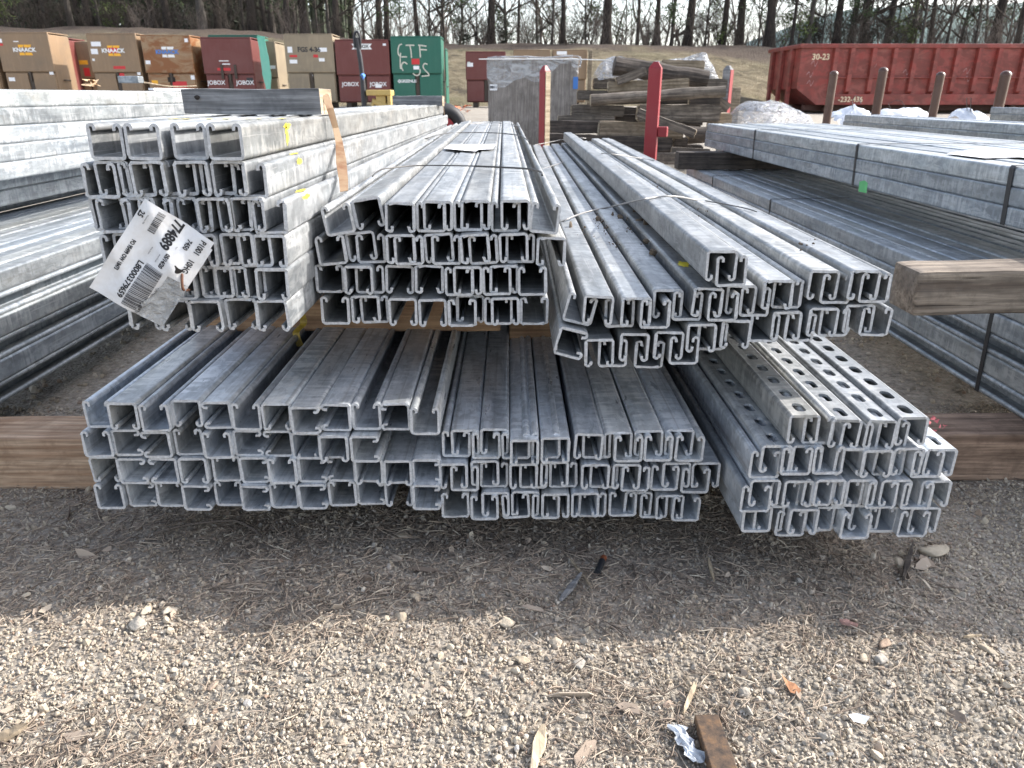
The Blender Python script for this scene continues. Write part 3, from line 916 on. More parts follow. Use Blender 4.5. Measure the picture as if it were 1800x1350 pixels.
# ------------------------------------------------------------------ timbers and blocks
def timber(x0, x1, y, z, dy, dz, mat, label, name='timber', tilt=0.0, yaw=0.0, endmat=None, bev=0.004, cat='timber', group=None, knot=None, seed=0):
    """timber along X with rough, sub-divided faces; y,z = front bottom edge"""
    L = x1 - x0
    r = random.Random(seed + int(abs(x0) * 1000))
    bm = bmesh.new()
    bmesh.ops.create_cube(bm, size=1)
    for q in bm.verts:
        q.co = Vector((q.co.x * L, q.co.y * dy, q.co.z * dz))
    bmesh.ops.bevel(bm, geom=list(bm.edges), offset=bev, segments=2, profile=0.6, affect='EDGES')
    nC = max(4, int(L / 0.03))
    for i in range(1, nC):
        bmesh.ops.bisect_plane(bm, geom=list(bm.verts) + list(bm.edges) + list(bm.faces), plane_co=(-L / 2 + L * i / nC, 0, 0), plane_no=(1, 0, 0))
    for q in bm.verts:
        n_ = mnoise.noise_vector(q.co * 14 + Vector((seed, 0, 0))) * 0.0022 + mnoise.noise_vector(q.co * 60 + Vector((seed, 3, 0))) * 0.0008
        q.co += n_
    me = bpy.data.meshes.new(name)
    bm.to_mesh(me); bm.free()
    me.materials.append(mat)
    o = bpy.data.objects.new(name, me)
    C.objects.link(o)
    o.location = ((x0 + x1) / 2, y + dy / 2, z + dz / 2)
    o.rotation_euler = (0, tilt, yaw)
    if endmat:
        me.materials.append(endmat)
        for p in me.polygons:
            if abs(p.normal.x) > 0.8 and abs(abs(p.center.x) - L / 2) < 0.004:
                p.material_index = 1
    tag(o, label, cat, group)
    if knot:
        kb = MB()
        kx, kz, kr = knot
        pts = [Vector((kx + kr * math.cos(a) * (1 + .12 * math.sin(3 * a)), -dy / 2 - 0.0022, kz + kr * .8 * math.sin(a))) for a in [2 * math.pi * i / 16 for i in range(16)]]
        kb.add(pts + [Vector((kx, -dy / 2 - 0.004, kz))], [(i, (i + 1) % 16, 16) for i in range(16)])
        kb.build('knot', M['dark_seam'], o)
    return o


LL_TOP = on_y(190, 742, 0.937).z + 0.0  # seat of the lower left bundle's top row
# ground-level bearers
timber(-1.9, -0.655, 1.168, 0.001, 0.1, 0.101, M['wood_new'], 'pale new bearer timber left of the lower left bundle', name='bearer_timber', seed=2)
timber(-0.645, 0.5, 1.4, 0.001, 0.09, 0.074, M['wood_brown'], 'low bearer timber hidden under the two lower bundles', name='bearer_timber', seed=3)
timber(0.53, 1.9, 1.2, 0.001, 0.1, 0.093, M['wood_red'], 'weathered brown bearer timber under the slotted bundle, running out right', name='bearer_timber', seed=5)
# bearers between the layers
pa = on_y(338, 583, 1.30); pb = on_y(880, 583, 1.30)
timber(pa.x, pb.x, 1.30, pa.z, 0.089, 0.092, M['wood_fir_shaded'], 'reddish fir timber between the upper left and lower left bundles', name='bearer_timber', seed=8)
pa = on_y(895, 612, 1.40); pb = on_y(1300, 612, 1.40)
timber(pa.x, pb.x, 1.40, pa.z, 0.089, 0.1, M['wood_fir_shaded'], 'fir timber wedged under the upper right bundle on the lower middle one', name='bearer_timber', seed=9)
# big timber at right
p0 = on_y(1603, 552, 1.271)
timber(p0.x, p0.x + 1.0, 1.271, 0.3035, 0.095, 0.081, M['wood_brown'], 'thick weathered timber jutting left from between the right-hand stacks', name='bearer_timber', tilt=-R(1.2), bev=0.007, seed=12)
# far bearer of the right stack
p0 = on_y(1190, 320, 3.95)
timber(p0.x, p0.x + 1.6, 3.95, 0.305, 0.1, 0.085, M['wood_pile_b'], 'dark timber under the far end of the strapped right upper stack', name='bearer_timber', seed=13)
timber(1.0, 2.6, 3.8, 0.1, 0.1, 0.085, M['wood_pile_a'], 'grey timber lying behind the right lower stack', name='bearer_timber', seed=14)
# left stack bearers
timber(-2.2, -1.25, 3.2, 0.385, 0.09, 0.083, M['wood_brown'], 'timber spacer between the left upper and left raised layers', name='bearer_timber', seed=15)
# blocks on the tagged bundle
yb = on_x(561, 165, -0.31).y
zt = BUNDLES['LU'][0].matrix_world.translation.z + CW / 2 + 0.001
pl = on_y(322, 190, yb); pr = on_y(563, 190, yb)
blk = timber(pl.x, pr.x, yb, zt + (yb - 0.9) * DIR0.z * 0, 0.085, 0.039, M['wood_grey'], 'dark grey wooden block with a knot on the near top of the tagged bundle', name='wood_block', endmat=M['wood_end'], bev=0.0015, cat='wood block', knot=(-0.085, 0.006, 0.0045), seed=20)
yb2 = 3.3
pl = on_y(690, 180, yb2); pr = on_y(778, 180, yb2)
zt2 = on_y(735, 186.5, yb2).z
blk2 = timber(pl.x, pr.x, yb2, zt2, 0.085, 0.04, M['wood_grey'], 'grey wooden block across the far end of the tagged bundle', name='wood_block', endmat=M['wood_end'], bev=0.0015, cat='wood block', seed=21)

# rusty steel strap over the near block
def px_poly(pts, fn):
    return [fn(u, v) for u, v in pts]


def strap_side(pts_uvx, width, mat, name, label, thick=0.0008, side=(0, 1, 0)):
    P = [on_x(u, v, x) for u, v, x in pts_uvx]
    mb = MB(); mb.strip(P, Vector(side), width, thick)
    o = mb.build(name, mat)
    recenter(o)
    return tag(o, label, 'strap')


xr = pl.x
strap_side([(568, 163, -0.322), (572, 168, -0.306), (580, 190, -0.3), (590, 225, -0.296), (596, 250, -0.29), (600, 285, -0.272), (604, 318, -0.258), (605, 336, -0.25)], [0.012, 0.012, 0.012, 0.0105, 0.013, 0.018, 0.015, 0.013],
           M['rust_strap'], 'steel_strap', 'rusty tan steel strap hanging down the side of the tagged bundle', side=(0.8, 0.6, 0.1))
strap_side([(777, 168, -0.33), (779, 180, -0.315), (781, 200, -0.31), (782, 222, -0.305)], 0.012, M['rust_strap'], 'steel_strap', 'thin tan strap at the far end of the tagged bundle')


# yellow and green spray marks, children of the channels they are sprayed on
def spray(parent, L0, L1, on_top=True, side_drop=0.0, x0=-0.016, x1=0.0195, mat='yellow_paint', name='paint_mark'):
    inv = parent.matrix_world.inverted()
    mw = parent.matrix_world
    pos = mw.translation
    yv = (mw.to_3x3() @ Vector((0, 1, 0)))
    mb = MB()
    e = CW / 2 + 0.0005
    r = random.Random(int(L0 * 1000))

    def poly(f):
        pts = []
        for i in range(20):
            a = 2 * math.pi * i / 20
            pts.append(f(0.5 + 0.5 * math.cos(a) * (0.45 + r.random() * 0.55), 0.5 + 0.5 * math.sin(a) * (0.45 + r.random() * 0.55)))
        mb.add([inv @ p for p in pts], [tuple(range(20))])
    if on_top:
        poly(lambda s, t: pos + yv * (L0 + (L1 - L0) * t) + Vector((x0 + (x1 - x0) * s, 0, e)))
    if side_drop:
        poly(lambda s, t: pos + yv * (L0 + (L1 - L0) * s) + Vector((e, 0, e - 0.004 - side_drop * t)))
    o = mb.build(name, M[mat])
    o.parent = parent
    o['label'] = 'yellow spray paint patch' if mat == 'yellow_paint' else mat.replace('_', ' ')
    return o


lu = BUNDLES['LU']
spray(lu[3], 0.16, 0.205, True, 0.012, 0.009, 0.0205)
spray(lu[3], 0.171, 0.187, False, 0.034)
spray(lu[3], 0.16, 0.19, True, 0, -0.0205, -0.011)
spray(lu[2], 0.15, 0.19, True, 0, 0.009, 0.0205)
spray(lu[2], 0.15, 0.185, True, 0, -0.0205, -0.009)
spray(lu[1], 0.145, 0.185, True, 0, 0.009, 0.0205)
spray(lu[1], 0.145, 0.18, True, 0, -0.0205, -0.009)
spray(lu[0], 0.14, 0.18, True, 0, 0.009, 0.0205)
spray(lu[12], 0.13, 0.17, True, 0.012, 0.009, 0.0205)
row3 = [o for o in lu if 'third row' in o['label']]
spray(row3[-1], 0.07, 0.12, True, 0.008, 0.009, 0.0205)
ru = BUNDLES['RU']
rd = [o for o in ru if 'upper row' in o['label']]
spray(rd[9], 0.10, 0.16, True, 0, -0.017, 0.016)
spray(rd[7], 0.12, 0.17, True, 0, -0.016, 0.008)


# ------------------------------------------------------------------ tie wires and labels on the bundles
def wire_obj(pts, rad, mat, label, name='tie_wire', n=6):
    mb = MB(); mb.tube(pts, rad, n)
    o = mb.build(name, mat); recenter(o)
    return tag(o, label, 'wire')


def mu_top(dy=0.0):
    return BUNDLES['MU'][4].matrix_world.translation.z + CW / 2


def smoothline(pts, k=4):
    P = [Vector(p) for p in pts]; out = []
    for i in range(len(P) - 1):
        a, b, c, d = P[max(i - 1, 0)], P[i], P[i + 1], P[min(i + 2, len(P) - 1)]
        for j in range(k):
            t = j / k
            out.append(0.5 * ((2 * b) + (c - a) * t + (2 * a - 5 * b + 4 * c - d) * t * t + (3 * b - a - 3 * c + d) * t ** 3))
    out.append(P[-1])
    return out


zmu = mu_top() + 0.004
zm = lambda u, v: on_z(u, v, zmu + 0.004)
w1 = px_poly([(655, 310), (663, 302), (680, 296), (735, 291), (790, 291), (835, 292)], zm)
w1b = px_poly([(835, 292), (880, 294), (930, 297), (950, 302), (953, 308)], zm)
wire_obj(smoothline(w1), 0.0013, M['wire'], 'thin near tie wire over the left half of the upper middle bundle')
tw = smoothline(w1b, 6)
wire_obj(tw, 0.0019, M['wire'], 'thicker twisted tie wire over the right half of the upper middle bundle')
wire_obj(smoothline(px_poly([(745, 244), (790, 234), (850, 233), (890, 235), (915, 239), (930, 248)], zm)), 0.0016, M['wire'], 'tie wire across the middle of the upper middle bundle')
wire_obj(smoothline(px_poly([(795, 221), (830, 217), (870, 216), (900, 219), (915, 223)], zm)), 0.002, M['wire_light'], 'farthest tie wire on the upper middle bundle')
zru = [o for o in ru if 'loose' in o['label'] or 'single' in o['label']]
zr_top = rd[5].matrix_world.translation.z + CW / 2
_tops = sorted((o.matrix_world.translation.x, o.matrix_world.translation.z + CW / 2) for o in rd if o['label'].startswith('downward'))


def ru_top(u, v, h=0.0):
    z = zr_top
    for _ in range(6):
        p = on_z(u, v, z + h)
        z = float(np.interp(p.x, [a for a, b in _tops], [b for a, b in _tops]))
    return on_z(u, v, z + h)


zrw = lambda u, v: ru_top(u, v, 0.009)
zrs = lambda u, v: on_z(u, v, next(o for o in ru if o['label'].startswith('downward') and 'loose' in o['label']).matrix_world.translation.z + CW / 2 + 0.004)
wire_obj(smoothline([on_z(984, 392, zr_top - 0.005)] + px_poly([(1000, 384), (1030, 373), (1080, 362)], zrw) + px_poly([(1122, 352), (1150, 347), (1185, 345)], zrs) + px_poly([(1225, 352)], zrw)), 0.002, M['wire_light'], 'heavy grey tie wire rising over the loose channel of the upper right bundle')
wire_obj(smoothline([on_z(953, 297, zr_top + 0.002)] + px_poly([(985, 287), (1020, 277)], zrw) + px_poly([(1055, 270), (1085, 272)], zrs) + px_poly([(1130, 279), (1150, 282)], zrw)), 0.0016, M['wire_light'], 'second tie wire across the upper right bundle')
wire_obj(smoothline([on_z(940, 255, zr_top + 0.002)] + px_poly([(965, 250), (990, 245)], zrw) + px_poly([(1010, 242), (1030, 243)], zrs)), 0.0018, M['wire_light'], 'farthest tie wire across the upper right bundle')
wire_obj(smoothline(px_poly([(1240, 353), (1275, 359), (1310, 366), (1330, 372)], lambda u, v: ru_top(u, v, 0.006))), 0.0012, M['wire'], 'loose wire end at the right edge of the upper right bundle')

# paper label lying on the middle bundle
mb = MB()
pp = px_poly([(780, 261), (790, 254), (830, 254), (872, 253), (866, 262), (842, 263), (836, 266), (800, 263)], lambda u, v: on_z(u, v, zmu + 0.0035))
mb.add(pp, [tuple(range(len(pp)))])
o = mb.build('paper_label', M['paper']); recenter(o); tag(o, 'white paper label lying across the upper middle bundle', 'label')
mb = MB()
ztr = 0.39 + 3 * CW + 0.003
pp = px_poly([(1664, 270), (1700, 264), (1735, 263), (1850, 270), (1840, 281), (1790, 276), (1732, 278)], lambda u, v: on_z(u, v, ztr))
mb.add(pp, [tuple(range(len(pp)))])
o = mb.build('paper_label', M['paper']); recenter(o); tag(o, 'white paper label on top of the strapped right upper stack', 'label')

# black straps on the right-hand stacks
def strap_loop(x, u, vmid, zb, zt, reach, wd, label):
    p = on_x(u, vmid, x)
    y = p.y
    mb = MB()
    mb.strip([(x - 0.0015, y - 0.012, zb), (x - 0.0015, y, zt - 0.004), (x + 0.002, y + 0.001, zt + 0.0015), (x + reach * 0.35, y + 0.004, zt + 0.003), (x + reach, y + 0.02, zt + 0.003)],
             [Vector((0, 1, 0))] * 3 + [Vector((0, 1, 0))] * 2, wd, 0.001)
    o = mb.build('black_strap', M['black_strap']); recenter(o)
    return tag(o, label, 'strap', 'black straps round the right stacks')


TU = 0.39 + 3 * CW + 0.0015
strap_loop(1.1, 1324, 262, 0.39, TU, 0.62, 0.014, 'farthest black strap round the right upper stack')
strap_loop(1.1, 1500, 303, 0.39, TU, 0.62, 0.014, 'middle black strap round the right upper stack beside a green mark')
strap_loop(1.1, 1766, 355, 0.39, TU, 0.62, 0.016, 'nearest and widest black strap round the right upper stack')
TL = 0.095 + 5 * CW + 0.0015
strap_loop(0.955, 1353, 365, 0.2, TL, 0.3, 0.010, 'black strap round the far part of the right lower stack')
strap_loop(0.955, 1727, 620, 0.095, TL, 0.3, 0.012, 'black strap round the near part of the right lower stack below the jutting timber')
strap_loop(0.955, 1252, 322, 0.25, TL, 0.2, 0.010, 'black strap at the far end of the right lower stack')
p = on_x(1517, 328, 1.0988)
mb = MB(); mb.add([p + Vector((0, a, b)) for a, b in ((-.03, -.016), (.026, -.018), (.03, .012), (-.004, .019), (-.028, .014))], [(0, 1, 2, 3, 4)])
spm = [o for o in bpy.data.objects if o.get('label', '').endswith('first from the bottom on the side of the strapped right upper stack')][0]
o = mb.build('paint_mark', M['green_paint'])
o.parent = spm; o.matrix_parent_inverse = spm.matrix_world.inverted(); o['label'] = 'bright green spray mark'

# ------------------------------------------------------------------ the hanging tag
def make_tag():
    W, H = 0.127, 0.101
    # corners measured in the photo: text bottom-left, text bottom-right, text top-left
    A = on_y(150 + 570 / 5.4, 340 + 45 / 5.4, 0.868)
    Bc = on_y(150 + 25 / 5.4, 340 + 900 / 5.4, 0.845)
    Dc = on_y(150 + 1255 / 5.4, 340 + 465 / 5.4, 0.882)
    ex = (Bc - A); W = ex.length; ex.normalize()
    ey = (Dc - A); ey = (ey - ex * ey.dot(ex)); H = ey.length; ey.normalize()
    ez = ex.cross(ey).normalized()
    root = empty('hanging_tag', A, label='white barcode paper tag numbered 774889 hanging from the upper left bundle', cat='tag')
    root.matrix_world = Matrix.Translation(A) @ Matrix((ex, ey, ez)).transposed().to_4x4()

    def curve(x, y):
        return 0.009 * math.sin(3.2 * x / W) * (y / H) + 0.003 * math.sin(9 * y / H + 4 * x / W) - 0.004 * abs(math.sin(5.5 * (x / W - .6 * y / H))) + 0.012 * max(0, .3 - x / W) ** 1.3 - 0.012 * max(0, (x / W + y / H - 1.15)) ** 1.2

    def sheet(x0, x1, y0, y1, nx, ny, dz, cut=None):
        vs = []; fs = []
        for j in range(ny + 1):
            for i in range(nx + 1):
                x = x0 + (x1 - x0) * i / nx; y = y0 + (y1 - y0) * j / ny
                vs.append((x, y, curve(x, y) + dz))
        for j in range(ny):
            for i in range(nx):
                xm = x0 + (x1 - x0) * (i + .5) / nx; ym = y0 + (y1 - y0) * (j + .5) / ny
                if cut and cut(xm / W, ym / H):
                    continue
                a = j * (nx + 1) + i
                fs.append((a, a + 1, a + nx + 2, a + nx + 1))
        return vs, fs
    pouch = lambda x, y: x > 0.5 and y > 0.66 - 0.06 * math.sin(8 * x)
    vs, fs = sheet(0, W, 0, H, 44, 36, 0, cut=lambda x, y: pouch(x, y) or (x < 0.06 and y > 0.97))
    mb = MB(); mb.add(vs, fs, True); mb.build('paper', M['tag_paper'], root)
    vs, fs = sheet(0, W, 0, H, 44, 36, 0.0005, cut=lambda x, y: not pouch(x, y))
    r = random.Random(3)
    vs = [(x, y, z + (0.0022 * mnoise.noise(Vector((x * 160, y * 160, 0))))) for x, y, z in vs]
    mb = MB(); mb.add(vs, fs, True); mb.build('plastic_pouch', M['pouch'], root)

    def put(body, x, y, size, sx=0.8, bold=0.0):
        me = text_mesh(body, size, bold=bold, sx=sx)
        k = W / 1014.0; ky = H / 804.0
        me.materials.clear(); me.materials.append(M['ink'])
        for v in me.vertices:
            gx, gy = v.co.x + x * k, v.co.y * ky / k + y * ky
            v.co = Vector((gx, gy, curve(gx, gy) + 0.0007))
        o = bpy.data.objects.new('lettering', me); C.objects.link(o); o.parent = root
        return o
    k = W / 1014.0
    put('774889', 165, 385, 150 * k, 0.66, 0.0007)
    put('L8000379659', 735, 282, 86 * k, 0.86, 0.0003)
    put('05/14/20', 405, 468, 64 * k, 0.68, .0003)
    put('P1001', 120, 690, 86 * k, 0.72, .0003)
    put('10HG', 330, 690, 86 * k, 0.7, .0003)
    put('7450', 160, 570, 74 * k, 0.7, .0003)
    put('25', 140, 42, 84 * k, 0.75, .0003)
    put('PO 95499 OW 18473', 560, 118, 58 * k, 0.64, .0003)
    put('Production Qty', 165, 110, 20 * k); put('Part', 240, 500, 20 * k); put('Work Center', 420, 400, 20 * k); put('Work Order', 400, 300, 20 * k)
    put('LPN Tag', 720, 555, 30 * k)

    def bars(x0, x1, y0, y1, seed):
        r = random.Random(seed)
        mb = MB(); x = x0
        while x < x1:
            wd = r.choice([3, 3, 6, 9])
            n = 6
            vs = []
            for j in range(n + 1):
                for xx in (x, min(x + wd, x1)):
                    gx, gy = xx * k, (y0 + (y1 - y0) * j / n) * (H / 804.0)
                    vs.append((gx, gy, curve(gx, gy) + 0.0007))
            mb.add(vs, [(2 * j, 2 * j + 1, 2 * j + 3, 2 * j + 2) for j in range(n)])
            x += wd + r.choice([3, 4, 7])
        mb.build('barcode', M['ink'], root)
    bars(515, 990, 335, 530, 1)
    bars(35, 245, 175, 250, 2)
    # wire through the tag
    hx, hy = 400 * k, 630 * H / 804.0
    mb = MB()
    mb.tube(smoothline([(hx + .0005, hy + .001, -.004), (hx + .003, hy + .006, .004), (hx + .011, hy + .011, .006), (hx + .0185, hy + .0165, .003), (hx + .021, hy + .021, -.02)], 5), 0.0016, 8)
    mb.build('wire_hook', m_plain('rusty_wire', (.13, .055, .03), .7, var=.4, scale=200), root)
    mb = MB()
    pts = [(hx + .0035 * math.cos(a) + .002 * math.cos(2 * a), hy + .0055 * math.sin(a), curve(hx, hy) + 0.0009) for a in [2 * math.pi * i / 14 for i in range(14)]]
    mb.add(pts, [tuple(range(14))]); mb.build('punched_hole', M['dark_seam'], root)


make_tag()

# strip of grey tape / torn label on the right side of the tagged bundle and a straw-coloured tie
mb = MB()
P = [on_x(140 + x / 3.214, 180 + y / 3.214, X) for x, y, X in ((1175, 935, -.2835), (1250, 900, -.2835), (1240, 1090, -.283), (1205, 1140, -.2835), (1195, 1050, -.2832))]
mb.add(P, [tuple(range(5))])
o = mb.build('tape_scrap', M['bag_white']); recenter(o); tag(o, 'torn grey tape scrap on the right flank of the tagged bundle', 'tape')

# pink film scrap on the lower right bundle
mb = MB()
b0 = on_y(1632, 757, 0.96)
for i in range(14):
    a = Vector((rng.uniform(-.022, .024), rng.uniform(-.004, .03), rng.uniform(0, .012)))
    s = [a + Vector((rng.uniform(-.006, .006), rng.uniform(-.006, .006), rng.uniform(-.003, .004))) for _ in range(4)]
    mb.add([b0 + q for q in s], [(0, 1, 2, 3)])
o = mb.build('film_scrap', M['pink_film']); recenter(o); tag(o, 'crumpled pink plastic scrap behind the lower right bundle end', 'plastic scrap')

# yellow banding scrap under the tagged bundle
mb = MB()
b0 = on_y(530, 570, 1.27)
P = smoothline([b0 + Vector(q) for q in ((.012, 0, .05), (.004, -.01, .03), (.01, -.02, .008), (-.008, -.012, -.012), (.0, -.02, -.035))], 4)
mb.strip(P, Vector((1, .3, 0)), 0.012, 0.001)
o = mb.build('yellow_band', m_plain('mustard_band', (.36, .24, .03), .5, var=.5, scale=120)); recenter(o); tag(o, 'crumpled yellow band hanging between the upper left and middle bundles', 'band')


# ------------------------------------------------------------------ gravel, litter, debris
def unlinked(name, objs):
    col = bpy.data.collections.new(name)
    for o in objs:
        col.objects.link(o)
    return col


def scatter(name, pts, rots, scl, idx, variants, kind='stuff'):
    me = bpy.data.meshes.new(name)
    me.from_pydata([tuple(p) for p in pts], [], [])
    for nm, typ, data in (('rot', 'FLOAT_VECTOR', np.asarray(rots, np.float32).ravel()), ('scl', 'FLOAT_VECTOR', np.asarray(scl, np.float32).ravel())):
        a = me.attributes.new(nm, typ, 'POINT'); a.data.foreach_set('vector', data)
    a = me.attributes.new('idx', 'INT', 'POINT'); a.data.foreach_set('value', np.asarray(idx, np.int32))
    o = bpy.data.objects.new(name, me)
    C.objects.link(o)
    vcol = unlinked(name + ' pieces', variants)
    ng = bpy.data.node_groups.new(name + ' scatter', 'GeometryNodeTree')
    ng.interface.new_socket('Geometry', in_out='INPUT', socket_type='NodeSocketGeometry')
    ng.interface.new_socket('Geometry', in_out='OUTPUT', socket_type='NodeSocketGeometry')
    N = ng.nodes; Lk = ng.links
    gi = N.new('NodeGroupInput'); go = N.new('NodeGroupOutput')
    ci = N.new('GeometryNodeCollectionInfo'); ci.inputs[0].default_value = vcol; ci.inputs[1].default_value = True; ci.inputs[2].default_value = True
    ip = N.new('GeometryNodeInstanceOnPoints'); ip.inputs['Pick Instance'].default_value = True

    def at(nm, typ):
        n_ = N.new('GeometryNodeInputNamedAttribute'); n_.data_type = typ; n_.inputs[0].default_value = nm
        return n_.outputs[0]
    Lk.new(gi.outputs[0], ip.inputs['Points']); Lk.new(ci.outputs[0], ip.inputs['Instance'])
    Lk.new(at('idx', 'INT'), ip.inputs['Instance Index'])
    e2r = N.new('FunctionNodeEulerToRotation'); Lk.new(at('rot', 'FLOAT_VECTOR'), e2r.inputs[0]); Lk.new(e2r.outputs[0], ip.inputs['Rotation'])
    Lk.new(at('scl', 'FLOAT_VECTOR'), ip.inputs['Scale'])
    Lk.new(ip.outputs[0], go.inputs[0])
    md = o.modifiers.new('scatter', 'NODES'); md.node_group = ng
    return tag(o, kind=kind)


def stone_mesh(seed, sub=2):
    r = random.Random(seed)
    bm = bmesh.new()
    bmesh.ops.create_icosphere(bm, subdivisions=sub, radius=1)
    off = Vector((r.uniform(0, 99), r.uniform(0, 99), 0))
    sx, sy, sz = r.uniform(.8, 1.3), r.uniform(.7, 1.1), r.uniform(.42, .8)
    planes = [(Vector((r.gauss(0, 1), r.gauss(0, 1), r.gauss(0, 1))).normalized(), r.uniform(.5, .85)) for _ in range(13)]
    for v in bm.verts:
        for n_, d_ in planes:
            k = v.co.dot(n_) - d_
            if k > 0:
                v.co -= n_ * k * 0.95
        v.co *= 1 + 0.16 * mnoise.noise(v.co * 1.6 + off)
        v.co = Vector((v.co.x * sx, v.co.y * sy, v.co.z * sz))
    me = bpy.data.meshes.new('gravel_piece')
    bm.to_mesh(me); bm.free()
    me.polygons.foreach_set('use_smooth', [sub > 2] * len(me.polygons))
    me.materials.append(M['stone'])
    return bpy.data.objects.new('gravel_piece', me)


nr = np.random.default_rng(5)


def relief_at(x, y):
    return ground_z(x, y) + near_relief(np.asarray(x), np.asarray(y))


def litter_amount(x, y):
    n = pnoise(x, y, 2.6, 11.0) * 0.5 + pnoise(x, y, 6.0, 5.0) * 0.3
    a = sstep(0.68, 0.86, y + 0.22 * n) * (1 - 0.8 * sstep(0.4, 0.7, x + 0.2 * n)) * (0.72 - 0.5 * sstep(-0.1, 0.4, pnoise(x, y, 3.4, 21.0)))
    b = 0.75 * np.exp(-(((x + 0.5) / 0.2) ** 2 + ((y - 0.58) / 0.08) ** 2)) + 0.7 * np.exp(-(((x - 0.17) / 0.13) ** 2 + ((y - 0.66) / 0.07) ** 2))
    return np.clip(np.maximum(a, b) + 0.25 * n, 0, 1)


stones = [stone_mesh(i, 2) for i in range(10)]
nS = 145000
y_ = 0.3 + 1.25 * nr.random(nS) ** 1.1
x_ = (nr.random(nS) - 0.5) * (1.25 + 1.35 * (y_ - 0.4) / 0.5)
lit = litter_amount(x_, y_)
keep = nr.random(nS) > lit * 0.62
x_, y_ = x_[keep], y_[keep]
size = np.exp(nr.normal(math.log(0.0021), 0.42, x_.size))
big = nr.random(x_.size) < 0.006
size[big] *= nr.uniform(1.8, 3.2, big.sum())
size = np.clip(size, 0.0011, 0.0115)
z_ = relief_at(x_, y_) + size * nr.uniform(-0.35, 0.4, x_.size) + 0.0012
scatter('gravel', np.stack([x_, y_, z_], 1), nr.uniform(-math.pi, math.pi, (x_.size, 3)), np.repeat(size[:, None], 3, 1), nr.integers(0, 10, x_.size), stones)
# coarser cover in the aisles between and behind the stacks
nS = 9000
y2 = 1.4 + 2.6 * nr.random(nS); x2 = (nr.random(nS) - 0.5) * 4.2
s2 = np.exp(nr.normal(math.log(0.006), 0.4, nS))
scatter('aisle_gravel', np.stack([x2, y2, relief_at(x2, y2) + s2 * 0.2], 1), nr.uniform(-3, 3, (nS, 3)), np.repeat(s2[:, None], 3, 1), nr.integers(0, 10, nS), [stone_mesh(40 + i, 1) for i in range(10)])


def needle(seed):
    r = random.Random(seed)
    mb = MB()
    b = r.uniform(-.12, .12); c = r.uniform(-.06, .08)
    pts = [(t - .5, (b * (t - .5) ** 2 * 2 + .04 * math.sin(5 * t)) * .4, c * .5 * math.sin(math.pi * t)) for t in (0, .25, .5, .75, 1)]
    mb.tube(pts, [.010, .016, .017, .014, .006], 4)
    return bpy.data.objects.new('needle', mb.mesh('needle', M['straw']))


def chip(seed):
    r = random.Random(seed)
    mb = MB()
    w_ = r.uniform(.06, .14)
    vs = [(-.5, -w_, 0), (-.2, -w_ * 1.2, .03), (.25, -w_ * .8, .02), (.5, -.01, .0), (.2, w_, .03), (-.3, w_ * .8, .02)]
    mb.add(vs + [(x, y, z - .03) for x, y, z in vs], [tuple(range(6)), tuple(range(11, 5, -1))] + [(i, i + 6, (i + 1) % 6 + 6, (i + 1) % 6) for i in range(6)])
    return bpy.data.objects.new('needle', mb.mesh('needle', M['straw']))


nN = 64000
y3 = 0.42 + 1.05 * nr.random(nN); x3 = (nr.random(nN) - 0.5) * (1.3 + 1.3 * (y3 - 0.4) / 0.5)
l3 = litter_amount(x3, y3)
k3 = nr.random(nN) < 0.035 + 0.95 * l3 ** 1.1
x3, y3, l3 = x3[k3], y3[k3], l3[k3]
n3 = x3.size
ln = np.clip(np.exp(nr.normal(math.log(0.016), 0.5, n3)), 0.005, 0.07)
rot3 = np.stack([nr.uniform(-math.pi, math.pi, n3), nr.normal(0, 0.16, n3), nr.uniform(-math.pi, math.pi, n3)], 1)
th3 = np.clip(ln ** -0.45 * 0.011 * nr.uniform(.6, 1.3, n3), .012, .09)
scl3 = np.stack([ln, ln * 0 + nr.uniform(.028, .06, n3), ln * 0 + nr.uniform(.028, .05, n3)], 1)
scatter('pine_straw', np.stack([x3, y3, relief_at(x3, y3) + 0.003 + 0.004 * nr.random(n3)], 1), rot3, scl3, np.where(nr.random(n3) < 0.008, nr.integers(7, 9, n3), nr.integers(0, 7, n3)), [needle(i) for i in range(7)] + [chip(i) for i in range(2)])


def gpt(u, v, dz=0.0):
    p = on_z(u, v, 0.0)
    p.z = float(relief_at(np.array([p.x]), np.array([p.y]))[0]) + dz
    return p


def rock(u, v, size, label, seed, flat=0.75):
    r = random.Random(seed)
    o0 = stone_mesh(seed, 3)
    o = bpy.data.objects.new('rock', o0.data)
    C.objects.link(o)
    o.location = gpt(u, v, size * 0.35)
    o.scale = (size * r.uniform(.9, 1.2), size * r.uniform(.8, 1.1), size * flat)
    o.rotation_euler = (r.uniform(-.3, .3), r.uniform(-.3, .3), r.uniform(0, 6))
    return tag(o, label, 'rock')


rock(245, 1103, .019, 'flat tan rock among pebbles at the left of the gravel', 201, .5)
rock(298, 1080, .012, 'rounded brown stone just behind the flat tan rock', 202)
rock(258, 1080, .011, 'small grey stone left of the rounded brown stone', 203)
rock(920, 1166, .011, 'round pale stone in the middle of the gravel', 204)
rock(980, 1132, .011, 'grey round stone below the needle litter in the centre', 205)
rock(1545, 1170, .010, 'dark rounded stone on the dark soil edge at right', 206)
rock(1518, 1168, .008, 'small grey stone beside the dark rounded stone', 207)
rock(1640, 980, .024, 'large pale rock on the shaded gravel at far right', 208, .7)
rock(1555, 1143, .011, 'tan lump of stone on gravel at the right', 209)
rock(1020, 1170, .010, 'flat greyish stone on the gravel right of centre', 210)
rock(1355, 1225, .007, 'off-white stone chip near the rusty leaf', 211)
rock(712, 948, .012, 'pale flat stone lying under the lower middle bundle', 212, .4)
